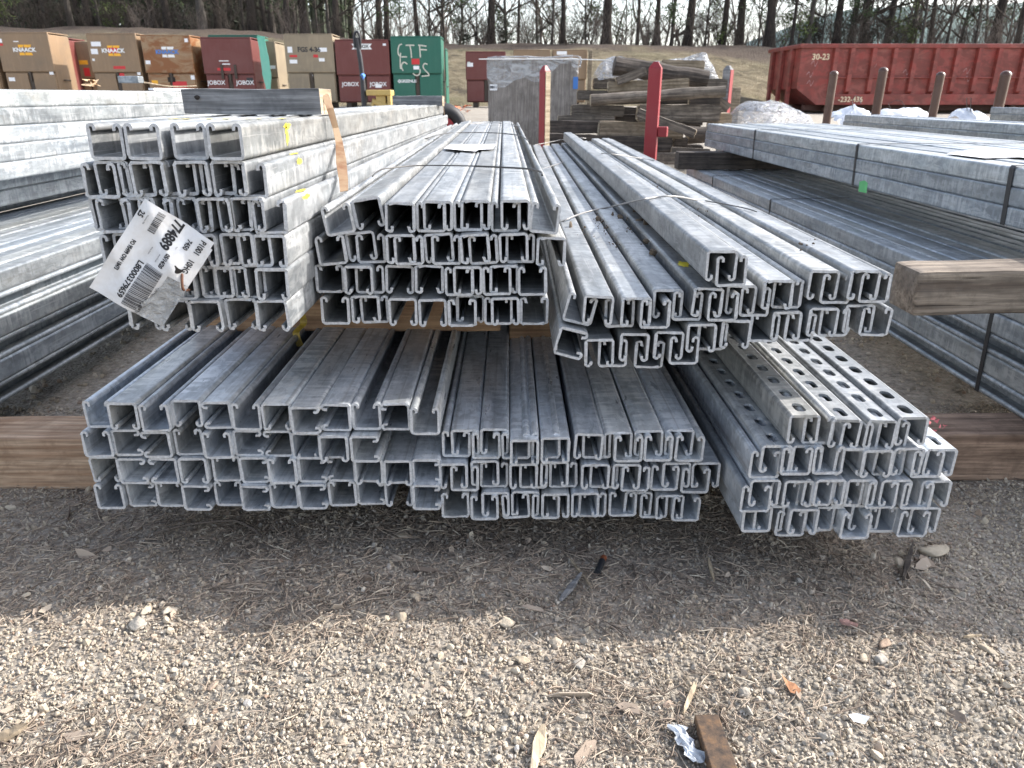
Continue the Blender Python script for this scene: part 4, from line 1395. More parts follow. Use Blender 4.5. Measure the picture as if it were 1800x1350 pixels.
rock(395, 1028, .008, 'white chipped pebble on the shaded litter', 213)
rock(890, 1100, .012, 'cluster stone at the centre of the litter edge', 214)
rock(820, 1262, .009, 'bluish grey pebble in the lit gravel at bottom centre', 215)
rock(1735, 1150, .010, 'grey stone half sunk in gravel near the right edge', 216)

def m_rust():
    t = NT('rusted_bar')
    n1 = t.noise(t.coord((1, 1, 1)), 130, 8, 0.7)
    n2 = t.noise(t.coord((1, 1, 1)), 35, 4)
    col = t.ramp(t.math('ADD', t.math('MULTIPLY', n1, .6), t.math('MULTIPLY', n2, .4)), [(0.36, (0.03, 0.022, 0.018)), (0.5, (0.095, 0.06, 0.038)), (0.58, (0.15, 0.085, 0.042)), (0.66, (0.13, 0.1, 0.08))])
    t.bump(n1, 0.5, 0.001)
    return t.set(Base_Color=col, Roughness=0.8)


# rusty bar at the bottom
a = gpt(1234, 1278, 0.004); b_ = gpt(1262, 1365, 0.004)
dirv = (b_ - a); L = dirv.length + 0.02
o = MB().box((-0.0135, -L / 2, -0.004), (0.0135, L / 2, 0.011), bev=0.0012).build('rusty_bar', m_rust())
o.location = (a + b_) / 2 + Vector((0.004, -0.008, 0.002)); o.rotation_euler = (0, 0, math.atan2(-dirv.x, -dirv.y) * -1 + math.pi)
o.rotation_euler = (0, 0, math.atan2(dirv.y, dirv.x) - math.pi / 2)
tag(o, 'short rusty steel bar lying on the gravel at the bottom edge', 'steel bar')


def splinter(u0, v0, u1, v1, wd, mat, label, name='wood_splinter', cat='wood scrap', thick=0.004, seed=0):
    r = random.Random(seed)
    a, b = gpt(u0, v0, .006), gpt(u1, v1, .006)
    t = (b - a).normalized(); s = Vector((-t.y, t.x, 0)).normalized()
    mb = MB(); n = 7
    vs = []
    for i in range(n + 1):
        f = i / n
        c = a.lerp(b, f)
        w_ = wd * (0.25 + 0.75 * math.sin(math.pi * min(.97, max(.06, f ** 0.8)))) * r.uniform(.85, 1.15)
        for sg, dz in ((-1, 0), (-.8, thick), (.8, thick * r.uniform(.7, 1.2)), (1, 0)):
            vs.append(c + s * sg * w_ / 2 + Vector((0, 0, dz + r.uniform(-.0006, .0006))))
    fs = []
    for i in range(n):
        for k in range(3):
            fs.append((i * 4 + k, i * 4 + k + 1, i * 4 + k + 5, i * 4 + k + 4))
    fs += [(0, 1, 2, 3), (n * 4 + 3, n * 4 + 2, n * 4 + 1, n * 4)]
    mb.add(vs, fs)
    o = mb.build(name, mat); recenter(o)
    return tag(o, label, cat)


splinter(955, 1285, 935, 1365, .014, M['wood_end'], 'pale splintered wood sliver at the bottom centre', seed=1)
splinter(1222, 1210, 1200, 1262, .006, M['wood_end'], 'thin straw-coloured splinter above the rusty bar', seed=2)
splinter(-10, 1318, 50, 1285, .016, M['wood_pile_c'], 'pinkish wood chip at the lower left corner', seed=3)
splinter(985, 1062, 1022, 1015, .010, M['wood_grey'], 'dark grey wood shard on the needle litter', seed=4)
splinter(1010, 1075, 1020, 1050, .010, M['wood_pile_a'], 'small brown bark chip beside the dark grey shard', seed=5)
splinter(1585, 1030, 1602, 968, .008, M['wood_pile_b'], 'knobbly dark twig standing out on the right gravel', seed=6, name='twig', cat='twig', thick=.007)
splinter(1474, 1100, 1505, 1112, .010, m_plain('pink_chip', (0.34, 0.2, 0.17), .8), 'reddish flat chip on the gravel at right', seed=7)
splinter(1000, 985, 1040, 1040, .004, M['wood_pile_c'], 'long thin curved stalk in the needle litter', seed=8, name='twig', cat='twig', thick=.003)
splinter(1690, 1132, 1722, 1126, .004, M['wood_end'], 'little pale stick at the far right gravel', seed=9, name='twig', cat='twig', thick=.003)
splinter(1245, 985, 1255, 1025, .005, M['wood_end'], 'pale narrow chip in shade right of centre', seed=10)
# bare stick lying under the bundles at left
wire_obj(smoothline([gpt(270, 945, .01), gpt(330, 932, .014), gpt(410, 925, .014), gpt(440, 935, .012), gpt(462, 950, .006)], 4), 0.0022, M['twig_pale'], 'long bare curved twig on the litter under the lower left bundle', name='twig')['category'] = 'twig'
# crumpled paper, rusty leaf, lighter
mb = MB(); c0 = gpt(1206, 1316, .006)
vs = []; nX, nY = 6, 10
for j in range(nY + 1):
    for i in range(nX + 1):
        q = Vector(((i / nX - .5) * (.017 + .006 * math.sin(j * 1.7)) + (j / nY - .5) * .014, -(j / nY - .5) * .05, 0))
        q.z = .006 * mnoise.noise(Vector((i * .8, j * .7, 3))) + .004
        q.x += .005 * mnoise.noise(Vector((i * .5, j * .9, 9)))
        vs.append(c0 + q)
mb.add(vs, [(j * 7 + i, j * 7 + i + 1, j * 7 + i + 8, j * 7 + i + 7) for j in range(nY) for i in range(nX)])
o = mb.build('paper_scrap', m_plain('printed_scrap', (0.42, 0.45, 0.49), .5, var=.3, scale=70)); recenter(o); tag(o, 'crumpled bluish white paper scrap left of the rusty bar', 'paper scrap')
mb = MB(); c0 = gpt(1390, 1222, .004)
vs = [c0 + Vector(q) * .72 for q in ((-.012, .022, .012), (-.004, .012, .006), (.006, .004, .007), (.012, -.008, .004), (.004, -.014, .001), (-.006, -.01, .002), (-.009, .004, .005))]
mb.add(vs, [(0, 1, 6), (1, 2, 5, 6), (2, 3, 4, 5)])
o = mb.build('dry_leaf', m_plain('rusty_leaf', (0.42, 0.2, 0.1), .8, var=.4, scale=120)); recenter(o); tag(o, 'curled orange-brown leaf on the lit gravel', 'leaf')
mb = MB(); c0 = gpt(1208 + 300, 1275, .004)
vs = [c0 + Vector(q) * .75 for q in ((-.014, .006, .004), (.0, .01, .003), (.014, -.002, .008), (.004, -.01, .002), (-.01, -.004, .001))]
mb.add(vs, [(0, 1, 4), (1, 2, 3, 4)])
o = mb.build('paper_scrap', M['paper']); recenter(o); tag(o, 'small folded white scrap on the gravel right of the rusty bar', 'paper scrap')
root = empty('cigarette_lighter', gpt(1055, 1000, .008), rz=R(70), label='small dark lighter lying in the needle litter', cat='lighter')
MB().tube([(-.02, 0, 0), (.012, 0, 0)], .0052, 12).build('body', m_plain('dark_plastic', (.02, .022, .026), .4), root)
MB().tube([(.0122, 0, 0), (.022, 0, 0)], .0048, 12).build('cap', m_plain('rusty_cap', (.3, .1, .05), .5, .5), root)

# soil crumbs on top of the right bundle
cr_p, cr_s = [], []
for cx, cy, n, s in ((1006, 402, 16, 16), (1055, 385, 22, 12), (1062, 400, 30, 14), (1090, 383, 14, 14), (1100, 405, 14, 9), (1082, 428, 12, 8), (1120, 375, 14, 10), (1140, 422, 6, 10), (1040, 370, 14, 20), (1240, 372, 10, 14), (1420, 430, 10, 14), (1160, 330, 10, 16)):
    for i in range(n):
        p = ru_top(cx + rng.gauss(0, s), cy + rng.gauss(0, s * .45), .0008)
        cr_p.append(p); cr_s.append(rng.uniform(.0008, .0032))
for u, v, s in ((1003, 398, .006), (1052, 385, .005), (1077, 378, .0045), (1090, 382, .005), (1125, 387, .006), (1136, 393, .007), (1148, 443, .006), (1116, 372, .0045), (1136, 424, .0045)):
    cr_p.append(ru_top(u, v, s * .6)); cr_s.append(s * 1.7)
n_ = len(cr_p)
clod = [stone_mesh(300 + i, 2) for i in range(4)]
for c in clod:
    c.data.materials.clear(); c.data.materials.append(m_plain('soil_clod', (0.13, 0.1, 0.072), .95, var=.4, scale=3))
scatter('soil_crumbs', [tuple(p) for p in cr_p], [[rng.uniform(-3, 3) for _ in range(3)] for _ in range(n_)], [[s, s, s * .8] for s in cr_s], [rng.randrange(4) for _ in range(n_)], clod)


# ------------------------------------------------------------------ jobsite boxes in the background
def jobsite_box(u0, u1, vt, y, mat, label, seam=0.56, depth=0.75, zbase=None, style='two_doors', logo=None, stickers=(), lean=0.0, group='metal storage boxes in a row'):
    vm = (vt + 188) / 2
    a = on_y(u0, vm, y); b = on_y(u1, vm, y)
    zt = on_y((u0 + u1) / 2, vt, y).z
    x0, x1 = a.x, b.x
    W = x1 - x0
    zb = float(ground_z(np.array([(x0 + x1) / 2]), np.array([y]))[0]) if zbase is None else zbase
    root = empty('storage_box', ((x0 + x1) / 2, y, zb), label=label, cat='storage box', group=group)
    H = zt - zb
    hw = W / 2
    skid = 0.10
    # body: sloped front top typical of such boxes
    prof = [(0.05, skid), (depth, skid), (depth, H - 0.02), (0.05, H - 0.02)]
    vs = [(-hw, q, z) for q, z in prof] + [(hw, q, z) for q, z in prof]
    mb = MB()
    mb.box((-hw, 0.05, skid), (hw, depth, H - 0.02), bev=0.012)
    body = mb.build('body', mat, root)
    zs = skid + (H - skid) * (1 - seam)
    MB().box((-hw - 0.012, 0.0, zs + 0.012), (hw + 0.012, 0.049, H), bev=0.014).build('lid_panel', mat, root)
    MB().box((-hw - 0.006, 0.002, H - 0.0), (hw + 0.006, depth * 0.98, H + 0.018), bev=0.008).build('top_edge', mat, root)
    g = 0.05 * W
    for sx0, sx1 in ((-hw + 0.015, -g), (g, hw - 0.015)):
        d = MB().box((sx0, 0.012, skid + 0.02), (sx1, 0.049, zs - 0.012), bev=0.008).build('door', mat, root)
        if logo == 'jobox':
            text('JOBOX', 0.105, M['white_ink'], d, ((sx0 + sx1) / 2, 0.0105, zs - 0.16), name='lettering', bold=.002)
    MB().box((-g * .8, 0.03, skid + 0.02), (g * .8, 0.0495, zs - 0.0), bev=0.004).build('latch_channel', M['latch'], root)
    MB().box((-g * .45, 0.006, zs - 0.16), (g * .45, 0.03, zs + 0.05), bev=0.004).build('latch', M['latch'], root)
    for sx in (-hw + 0.12, hw - 0.22):
        MB().box((sx, 0.08, 0.0), (sx + 0.1, depth - 0.05, skid), bev=0.004).build('skid', M['latch'], root)
    # side handle
    MB().tube([(hw + .004, depth * .35, H * .38), (hw + .03, depth * .37, H * .38), (hw + .03, depth * .63, H * .38), (hw + .004, depth * .65, H * .38)], .012, 6).build('handle', M['latch'], root)
    zl = (zs + H) / 2

    def rect(x, z, w_, h_, mt, yoff=-0.0015, nm='sticker'):
        m2 = MB().box((x - w_ / 2, yoff, z - h_ / 2), (x + w_ / 2, yoff + 0.001, z + h_ / 2)).build(nm, mt, root)
        return m2
    for (fx, fz, fw, fh, mt) in stickers:      # fractions of the front, z from the top
        z = H - fz * H
        rect(-hw + fx * W, z, fw * W, fh * H, M[mt], yoff=-0.0015 if z > zs else 0.0102)
    if logo in ('knaack', 'knaack_red', 'knaack_blue'):
        z0 = H * 0.735 + 0.06
        bar = {'knaack': 'orange_vinyl', 'knaack_red': 'orange_vinyl', 'knaack_blue': 'white_ink'}[logo]
        tx = {'knaack': 'white_ink', 'knaack_red': 'white_ink', 'knaack_blue': 'blue_vinyl'}[logo]
        m2 = MB()
        s = W * .3
        for sg in (1, -1):
            for ax, bx_ in ((-.36, .0), (.02, .5)):
                m2.prism([(ax * s, z0 + sg * .046), ((bx_ - .06) * s, z0 + sg * .046), (bx_ * s, z0 + sg * .095), ((ax + .0) * s, z0 + sg * .095)][::sg], -0.0015, -0.0005)
        m2.build('logo', M[bar], root)
        if logo == 'knaack_red':
            m3 = MB(); m3.box((-.22 * s * 1.6, -0.0026, z0 - .04), (.22 * s * 1.5, -0.0016, z0 + .055)); m3.build('logo', M['red_vinyl'], root)
        text('KNAACK', 0.1, M[tx], root, (0, -0.0035, z0), bold=.004, sx=1.08)
    if logo == 'jobox':
        m2 = MB(); z0 = H - 0.11; s = .2
        m2.prism([(-s * .78, z0), (-s, z0 - .05), (s, z0 - .05), (s * .78, z0), (s, z0 + .05), (-s, z0 + .05)], -0.0015, -0.0005)
        m2.build('logo', M['white_ink'], root)
        text('JOBOX', 0.085, M['ink'], root, (0, -0.0035, z0), bold=.003)
    return root, W, H, zs


YB = 15.9
jobsite_box(-100, -4, 58, YB, M['tan_box'], 'tan storage box cut by the left picture edge')
jobsite_box(6, 95, 58, YB, M['tan_box'], 'tan metal storage box with white and amber logo, leftmost complete one', logo='knaack',
            stickers=((.05, .1, .1, .05, 'paper'), (.06, .15, .09, .03, 'red_vinyl'), (.37, .11, .1, .012, 'white_ink'), (.93, .525, .08, .045, 'paper'), (.12, .61, .12, .05, 'paper')))
jobsite_box(78, 128, 68, 17.3, M['red_box'], 'red storage box behind the leftmost tan box, its sunlit side showing', zbase=.3)
jobsite_box(142, 172, 75, 17.6, M['tan_box'], 'brown storage box with R graffiti squeezed behind between tan boxes', zbase=.33,
            stickers=((.3, .28, .5, .06, 'orange_vinyl'), (.4, .42, .35, .12, 'red_vinyl')))
jobsite_box(163, 247, 60, YB, M['tan_box'], 'tan storage box whose logo is half covered by a red sticker', logo='knaack_red',
            stickers=((.17, .13, .2, .06, 'paper'), (.11, .23, .14, .07, 'paper'), (.57, .445, .25, .04, 'red_vinyl'), (.59, .545, .1, .05, 'red_vinyl'), (.95, .52, .07, .05, 'paper'), (.06, .34, .05, .03, 'white_ink')))
jobsite_box(257, 341, 63, YB, M['rust_box'], 'rust-streaked tan storage box with pale blue logo', logo='knaack_blue',
            stickers=((.07, .36, .1, .05, 'paper'), (.5, .6, .16, .07, 'dark_seam'), (.95, .57, .08, .06, 'paper'), (.14, .635, .13, .05, 'orange_vinyl'), (.66, .67, .3, .09, 'red_vinyl'), (.93, .06, .07, .05, 'paper')))
r4 = jobsite_box(360, 446, 67, YB, M['red_box'], 'dark red storage box with twin latches beside the rusted tan box', logo=None,
                 stickers=((.44, .12, .28, .1, 'red_box'), (.42, .32, .2, .012, 'white_ink'), (.46, .365, .16, .016, 'white_ink'), (.4, .44, .27, .04, 'red_vinyl'), (.9, .6, .13, .08, 'steel_black')))
for sx in (-.22, .22):
    text('JOBOX', .11, M['white_ink'], r4[0], (sx * 1.3, .0105, r4[3] - .15), bold=.002)
    MB().box((sx * .6 - .025, -.02, r4[3] - .08), (sx * .6 + .025, -.001, r4[3] + .18), bev=.004).build('latch', M['latch'], r4[0])
jobsite_box(374, 459, 63, 16.9, M['green_box'], 'green storage box hidden behind the dark red twin-latch box', zbase=.36)
jobsite_box(455, 488, 74, 17.2, M['tan_box_grey'], 'small olive tan storage box set back between red and tan boxes', zbase=.36, stickers=((.75, .36, .35, .05, 'paper'),))
r6 = jobsite_box(505, 588, 61, YB, M['tan_box_grey'], 'khaki storage box with black stencilled FGS 4-36',
                 stickers=((.1, .2, .1, .08, 'paper'), (.16, .285, .16, .03, 'red_vinyl'), (.15, .36, .16, .05, 'paper'), (.78, .2, .19, .055, 'paper'), (.63, .285, .1, .04, 'red_vinyl'), (.75, .335, .12, .045, 'paper'), (.51, .55, .04, .025, 'white_ink')))
text('FGS 4-36', .12, M['ink'], r6[0], (.0, -.003, r6[2] * .8), bold=.004)
r7 = jobsite_box(593, 685, 71, YB, M['red_box'], 'oxide red storage box behind the black jack handle', logo='jobox', stickers=((.93, .06, .06, .03, 'paper'), (.77, .67, .12, .05, 'paper')))
r8 = jobsite_box(690, 776, 65, YB, M['green_box'], 'green storage box with chalky CTF graffiti', stickers=((.48, .34, .16, .08, 'red_vinyl'), (.49, .425, .12, .05, 'paper')))


def ribbon(root, strokes, wd, mat, y, name):
    mb = MB()
    for s in strokes:
        P = smoothline([(x, y, z) for x, z in s], 5)
        mb.strip(P, [Vector((0, 0, 1)).cross((P[min(i + 1, len(P) - 1)] - P[max(i - 1, 0)]).normalized() * 0 + Vector((0, 1, 0))) if False else ((P[min(i + 1, len(P) - 1)] - P[max(i - 1, 0)]).normalized().cross(Vector((0, 1, 0)))) for i in range(len(P))], wd, 0.0012)
    return mb.build(name, mat, root)


_, W8, H8, zs8 = r8
g = lambda x, y: ((x - 840) / 660.0 * W8, H8 - (y - 190) / 810.0 * H8 * 0.93)
ribbon(r8[0], [[g(*p) for p in q] for q in (
    [(655, 275), (620, 290), (600, 340), (600, 390), (615, 420)], [(632, 380), (625, 430), (620, 500), (622, 575)], [(640, 430), (680, 428), (715, 430)],
    [(705, 290), (760, 288), (820, 290)], [(760, 292), (772, 360), (775, 440)], [(870, 288), (920, 292), (980, 300)], [(890, 295), (892, 360), (895, 435)], [(895, 340), (940, 342), (985, 345)],
    [(655, 600), (635, 560), (640, 520), (670, 495), (700, 505), (712, 520)], [(785, 630), (820, 655), (860, 650), (880, 620), (882, 580)],
    [(985, 520), (950, 510), (925, 540), (940, 580), (985, 625), (1000, 655), (950, 662), (900, 665)])], 0.022, M['chalk'], -0.002, 'graffiti')
text('GREENLEE', .075, M['white_ink'], r8[0], (-W8 * .17, .0105, zs8 - .13), bold=.002)
m2 = MB()
cx_, cz_ = -W8 * .37, zs8 - .13
for dx_, dz_ in ((-.022, 0), (.022, 0), (0, .022), (0, -.022)):
    m2.prism([(cx_ + dx_ - .017, cz_ + dz_), (cx_ + dx_, cz_ + dz_ - .017), (cx_ + dx_ + .017, cz_ + dz_), (cx_ + dx_, cz_ + dz_ + .017)], .009, .0105)
m2.build('logo', M['white_ink'], r8[0])
jobsite_box(700, 777, 72, 17.0, M['red_box'], 'red storage box behind the graffiti box, only its right edge showing', zbase=.36)
jobsite_box(710, 784, 86, 17.9, M['green_box'], 'low green storage box standing farthest back behind the graffiti box', zbase=.38)
jobsite_box(820, 888, 92, 16.3, M['red_box'], 'lower red storage box standing alone left of the plywood crate', stickers=((.1, .22, .15, .07, 'paper'), (.07, .18, .07, .02, 'white_ink')), zbase=.43)
jobsite_box(903, 966, 89, 16.2, M['tan_box'], 'tan storage box showing just above the plywood crate', zbase=.43)
jobsite_box(972, 1030, 89, 16.2, M['tan_box'], 'tan storage box with white sticker right of the plywood crate top', stickers=((.25, .04, .3, .06, 'paper'),), zbase=.43)
p = on_y(1036, 140, 16.2)
o = MB().box((p.x - .035, 16.1, .4), (p.x + .035, 16.2, on_y(1036, 90, 16.2).z), bev=.006).build('wooden_post', M['wood_pile_c']); recenter(o); tag(o, 'pale wooden stud standing beside the tan box behind the crate', 'post')
# teal tarp strip hanging beside the red box
mb = MB()
P = [on_y(u, v, 15.7) for u, v in ((458, 64), (463, 90), (467, 115), (470, 138), (472, 160))]
mb.strip(smoothline(P, 3), Vector((1, 0.15, 0)), [.14] * 4 + [.16] * 4 + [.17, .15, .12, .09, .1], .012)
o = mb.build('tarp', M['teal_tarp']); recenter(o); tag(o, 'pale teal tarp strip hanging beside the dark red twin-latch box', 'tarp')

# ------------------------------------------------------------------ pallet jack, tyre, orange scrap
YJ = 9.0
g0 = float(ground_z(np.array([-1.6]), np.array([YJ]))[0])
base = on_y(668, 215, YJ)
root = empty('pallet_jack', (base.x, YJ, g0), label='yellow pallet jack with tall black handle in front of the boxes', cat='pallet jack')


def jl(u, v, yy=YJ):
    q = on_y(u, v, yy); return Vector((q.x - base.x, yy - YJ, q.z - g0))


mb = MB(); mb.tube(smoothline([jl(641, 195), jl(638, 150), jl(634, 110), jl(629, 80), jl(627, 66)], 3), [.03] * 4 + [.027] * 4 + [.024] * 5, 10)
mb.build('handle_bar', M['steel_black'], root)
mb = MB(); mb.tube(smoothline([jl(624, 84), jl(622.5, 68), jl(625, 57), jl(630, 58), jl(633, 70), jl(633, 86)], 4), .014, 8); mb.build('grip', M['steel_black'], root)
mb = MB(); mb.box(tuple(jl(645, 168) + Vector((0, -.05, 0))), tuple(jl(688, 158) + Vector((0, .2, .0))), bev=.01)
mb.box(tuple(jl(662, 188) + Vector((0, -.02, 0))), tuple(jl(678, 168) + Vector((0, .18, 0))), bev=.01)
mb.tube([jl(655, 195), jl(656, 178), jl(688, 190)], .035, 8)
mb.box(tuple(jl(682, 186) + Vector((0, -.04, 0))), tuple(jl(687, 158) + Vector((0, .18, 0))), bev=.008)
mb.build('frame', M['yellow_metal'], root)
for s in (-.17, .17):
    MB().box((s - .07, .1, .06), (s + .07, 1.2, .12), bev=.01).build('fork', M['yellow_metal'], root)
MB().tube([(-.1, 0, .1), (.1, 0, .1)], .1, 16).build('wheel', M['rubber'], root)
m2 = MB(); c = jl(640, 135); m2.add([c + Vector((math.cos(a) * .022 * (1 + .3 * math.sin(3 * a)), -.06 + .03 * math.sin(2 * a), math.sin(a) * .035)) for a in [2 * math.pi * i / 12 for i in range(12)]] + [c + Vector((.01, -.1, .01))], [(i, (i + 1) % 12, 12) for i in range(12)])
m2.build('rag', M['blue_vinyl'], root)

tc = on_y(779, 226, 5.2)
root = empty('tyre_wheel', tc, rz=R(12), label='black rubber tyre on red hub beside the far end of the tagged bundle', cat='wheel')
bm = bmesh.new()
mb = MB(); N1, N2 = 36, 12
vs = []
for i in range(N1):
    a = 2 * math.pi * i / N1
    for j in range(N2):
        b2 = 2 * math.pi * j / N2
        rr = .115 + .045 * max(-.9, math.cos(b2)); yy = .05 * math.sin(b2) * 1.1
        rr += .003 * (1 if (i % 2 and math.cos(b2) > .5) else 0)
        vs.append((rr * math.cos(a), yy, rr * math.sin(a)))
mb.add(vs, [(i * N2 + j, i * N2 + (j + 1) % N2, ((i + 1) % N1) * N2 + (j + 1) % N2, ((i + 1) % N1) * N2 + j) for i in range(N1) for j in range(N2)], True)
mb.build('tyre', M['rubber'], root)
MB().tube([(0, -.035, 0), (0, .035, 0)], .074, 20).build('hub', M['red_post'], root)
mb = MB()
for i in range(8):
    p = on_z(813 + rng.uniform(-9, 9), 197 + rng.uniform(-2, 2), .4)
    p.z = float(ground_z(np.array([p.x]), np.array([p.y]))[0]) + .02
    mb.add([p + Vector((rng.uniform(-.12, .12), rng.uniform(-.12, .12), rng.uniform(0, .06))) for _ in range(4)], [(0, 1, 2, 3)])
o = mb.build('plastic_scrap', m_plain('orange_film', (.6, .16, .06), .5)); recenter(o); tag(o, 'orange plastic scrap on the pale ground before the bank', 'plastic scrap')

# ------------------------------------------------------------------ plywood crate
YC = 6.4
a = on_y(858, 180, YC); b_ = on_y(1014, 180, YC); zt = on_y(935, 104, YC).z
g0 = float(ground_z(np.array([(a.x + b_.x) / 2]), np.array([YC]))[0])
root = empty('plywood_crate', ((a.x + b_.x) / 2, YC, g0), label='grey plywood crate with plastic film round its top', cat='crate')
hw = (b_.x - a.x) / 2; H = zt - g0
MB().box((-hw, 0, .11), (hw, .02, H - .02), bev=.003).build('front_panel', M['plywood'], root)
MB().box((-hw, .02, .11), (-hw + .02, .78, H - .02), bev=.003).build('side_panel', M['plywood'], root)
MB().box((hw - .02, .02, .11), (hw, .78, H - .02), bev=.003).build('side_panel', M['plywood'], root)
MB().box((-hw, .78, .11), (hw, .8, H - .02), bev=.003).build('back_panel', M['plywood'], root)
MB().box((-hw - .005, -.005, H - .02), (hw + .005, .805, H), bev=.003).build('lid', M['plywood'], root)
for x in (-hw, -.045, hw - .09):
    MB().box((x, 0, 0), (x + .09, .8, .109), bev=.004).build('skid', M['wood_pile_a'], root)
mb = MB()
n = 40
ring = []
for i in range(n):
    t = i / n
    per = [(-hw, 0), (hw, 0), (hw, .8), (-hw, .8)]
    k = int(t * 4); f = t * 4 - k
    x = per[k][0] + (per[(k + 1) % 4][0] - per[k][0]) * f; y = per[k][1] + (per[(k + 1) % 4][1] - per[k][1]) * f
    ox = x / hw; oy = (y - .4) / .4
    ring.append((x + .008 * ox + .004 * math.sin(i * 2.3), y + .008 * oy + .004 * math.cos(i * 1.7), i))
vs = []
for x, y, i in ring:
    low = H - .13 - .06 * math.sin(i * .55) - .05 * math.sin(i * 1.3)
    vs.append((x, y, low)); vs.append((x * 1.004, y, (low + H) / 2 + .02 * math.sin(i * 3.1))); vs.append((x, y, H + .008 + .006 * math.sin(i * 2.9)))
fs = []
for i in range(n):
    j = (i + 1) % n
    fs += [(3 * i, 3 * j, 3 * j + 1, 3 * i + 1), (3 * i + 1, 3 * j + 1, 3 * j + 2, 3 * i + 2)]
mb.add(vs, fs, True)
mb.add([vs[3 * i + 2] for i in range(n)], [tuple(range(n))])
mb.build('plastic_film', M['film'], root)
mb = MB(); mb.tube(smoothline([(-hw, -.01, H + .01), (-hw * .4, -.015, H + .018), (hw * .3, -.01, H + .012), (hw, -.012, H + .02), (hw + .012, -.01, H - .06)], 5), [.006, .007, .01, .008, .006] * 4 + [.012], 6)
mb.build('film_roll', M['film_white'], root)
MB().box((-hw + .015, -.003, H - .23), (-hw + .075, -.001, H - .185)).build('label_sheet', M['paper'], root)
text('BB11', .026, M['ink'], root, (-hw + .045, -.005, H - .207), bold=.001)
MB().box((hw - .035, -.004, H - .22), (hw + .004, -.001, H - .13)).build('blue_label', M['blue_vinyl'], root)
# loose white cord along the crate top
wire_obj([on_y(842, 104, YC - .05), on_y(870, 104, YC - .03), on_y(1010, 104, YC - .03), on_y(1075, 106, YC - .03)], .004, M['white_ink'], 'thin white cord stretched along the crate top', name='cord')['category'] = 'cord'


# ------------------------------------------------------------------ rack posts
def wood_post(u0, v0, u1, v1, wpx, y, label, faces, cap=True, mats=('red_post', 'red_post'), rz=0.0):
    t = on_y(u0, v0, y); w_ = wpx * (y / (ray(u0, v0).y)) / F
    g0 = float(ground_z(np.array([t.x]), np.array([y]))[0])
    h = t.z - g0
    root = empty('rack_post', (t.x, y, g0), rz=R(rz), label=label, cat='post', group='posts of the lumber rack')
    hw = w_ / 2
    mb = MB()
    mb.box((-hw, 0, 0), (hw, w_ * .9, h - .03), bev=.004)
    mb.add([(-hw + .002, .002, h - .03), (hw - .002, .002, h - .03), (hw - .002, w_ * .9 - .002, h - .03), (-hw + .002, w_ * .9 - .002, h - .03), (-hw * .35, w_ * .3, h), (hw * .35, w_ * .3, h), (hw * .35, w_ * .6, h), (-hw * .35, w_ * .6, h)],
           [(0, 1, 5, 4), (1, 2, 6, 5), (2, 3, 7, 6), (3, 0, 4, 7), (4, 5, 6, 7)])
    mb.build('post', M[mats[0]], root)
    if faces:
        MB().box((hw + .0005, .004, .0), (hw + .006, w_ * .9 - .004, h - .035)).build('bare_face', M[faces], root)
    return root, h, hw


wood_post(953, 115, 945, 245, 15, 4.9, 'narrow red post with a bare white side in front of the plywood crate', 'wood_end', rz=-50)
rp = wood_post(1152, 108, 1142, 280, 22, 4.5, 'tall bright red post in front of the timber pile', None, rz=-18)
MB().box((rp[2] + .001, .01, rp[1] - .4), (rp[2] + .055, .07, rp[1] - .345), bev=.004).build('stub', M['red_post'], rp[0])
wood_post(1278, 115, 1283, 213, 14, 6.9, 'grey post with a red side at the right end of the timber pile', 'red_post', mats=('wood_grey', 'red_post'), rz=-42)
p = on_y(1296, 160, 7.4); g0 = float(ground_z(np.array([p.x]), np.array([7.4]))[0])
o = MB().box((p.x - .04, 7.4, g0), (p.x + .035, 7.47, on_y(1296, 154, 7.4).z), bev=.004).build('wooden_post', M['wood_pile_c']); recenter(o); tag(o, 'short tan wooden stake right of the timber pile', 'post')

for (u, v, v1, wpx, y, lab) in ((1465, 124, 216, 14, 6.6, 'rusty pipe post, leftmost of four before the red dumpster'), (1552, 118, 206, 15, 6.3, 'tallest rusty pipe post with pale scuffs before the dumpster'),
                                (1653, 126, 204, 14, 6.5, 'rusty pipe post, third from left before the dumpster'), (1768, 124, 190, 17, 6.4, 'thick rusty pipe post, rightmost before the dumpster')):
    t = on_y(u, v, y); rad = wpx / 2 * (y / ray(u, v).y) / F
    g0 = float(ground_z(np.array([t.x]), np.array([y]))[0])
    root = empty('pipe_post', (t.x, y, g0), label=lab, cat='post', group='rusty pipe posts')
    h = t.z - g0
    MB().tube([(0.0, 0, 0), (0.008, 0, h - rad * .9)], rad, 18).build('pipe', M['rust_pipe'], root)
    m2 = MB(); m2.tube([(0.008, 0, h - rad * .88), (0.008, 0, h - rad * .45), (0.008, 0, h - .1 * rad), (.008, 0, h)], [rad * 1.06, rad * .98, rad * .55, rad * .12], 18); m2.build('dome_cap', M['rust_pipe'], root)


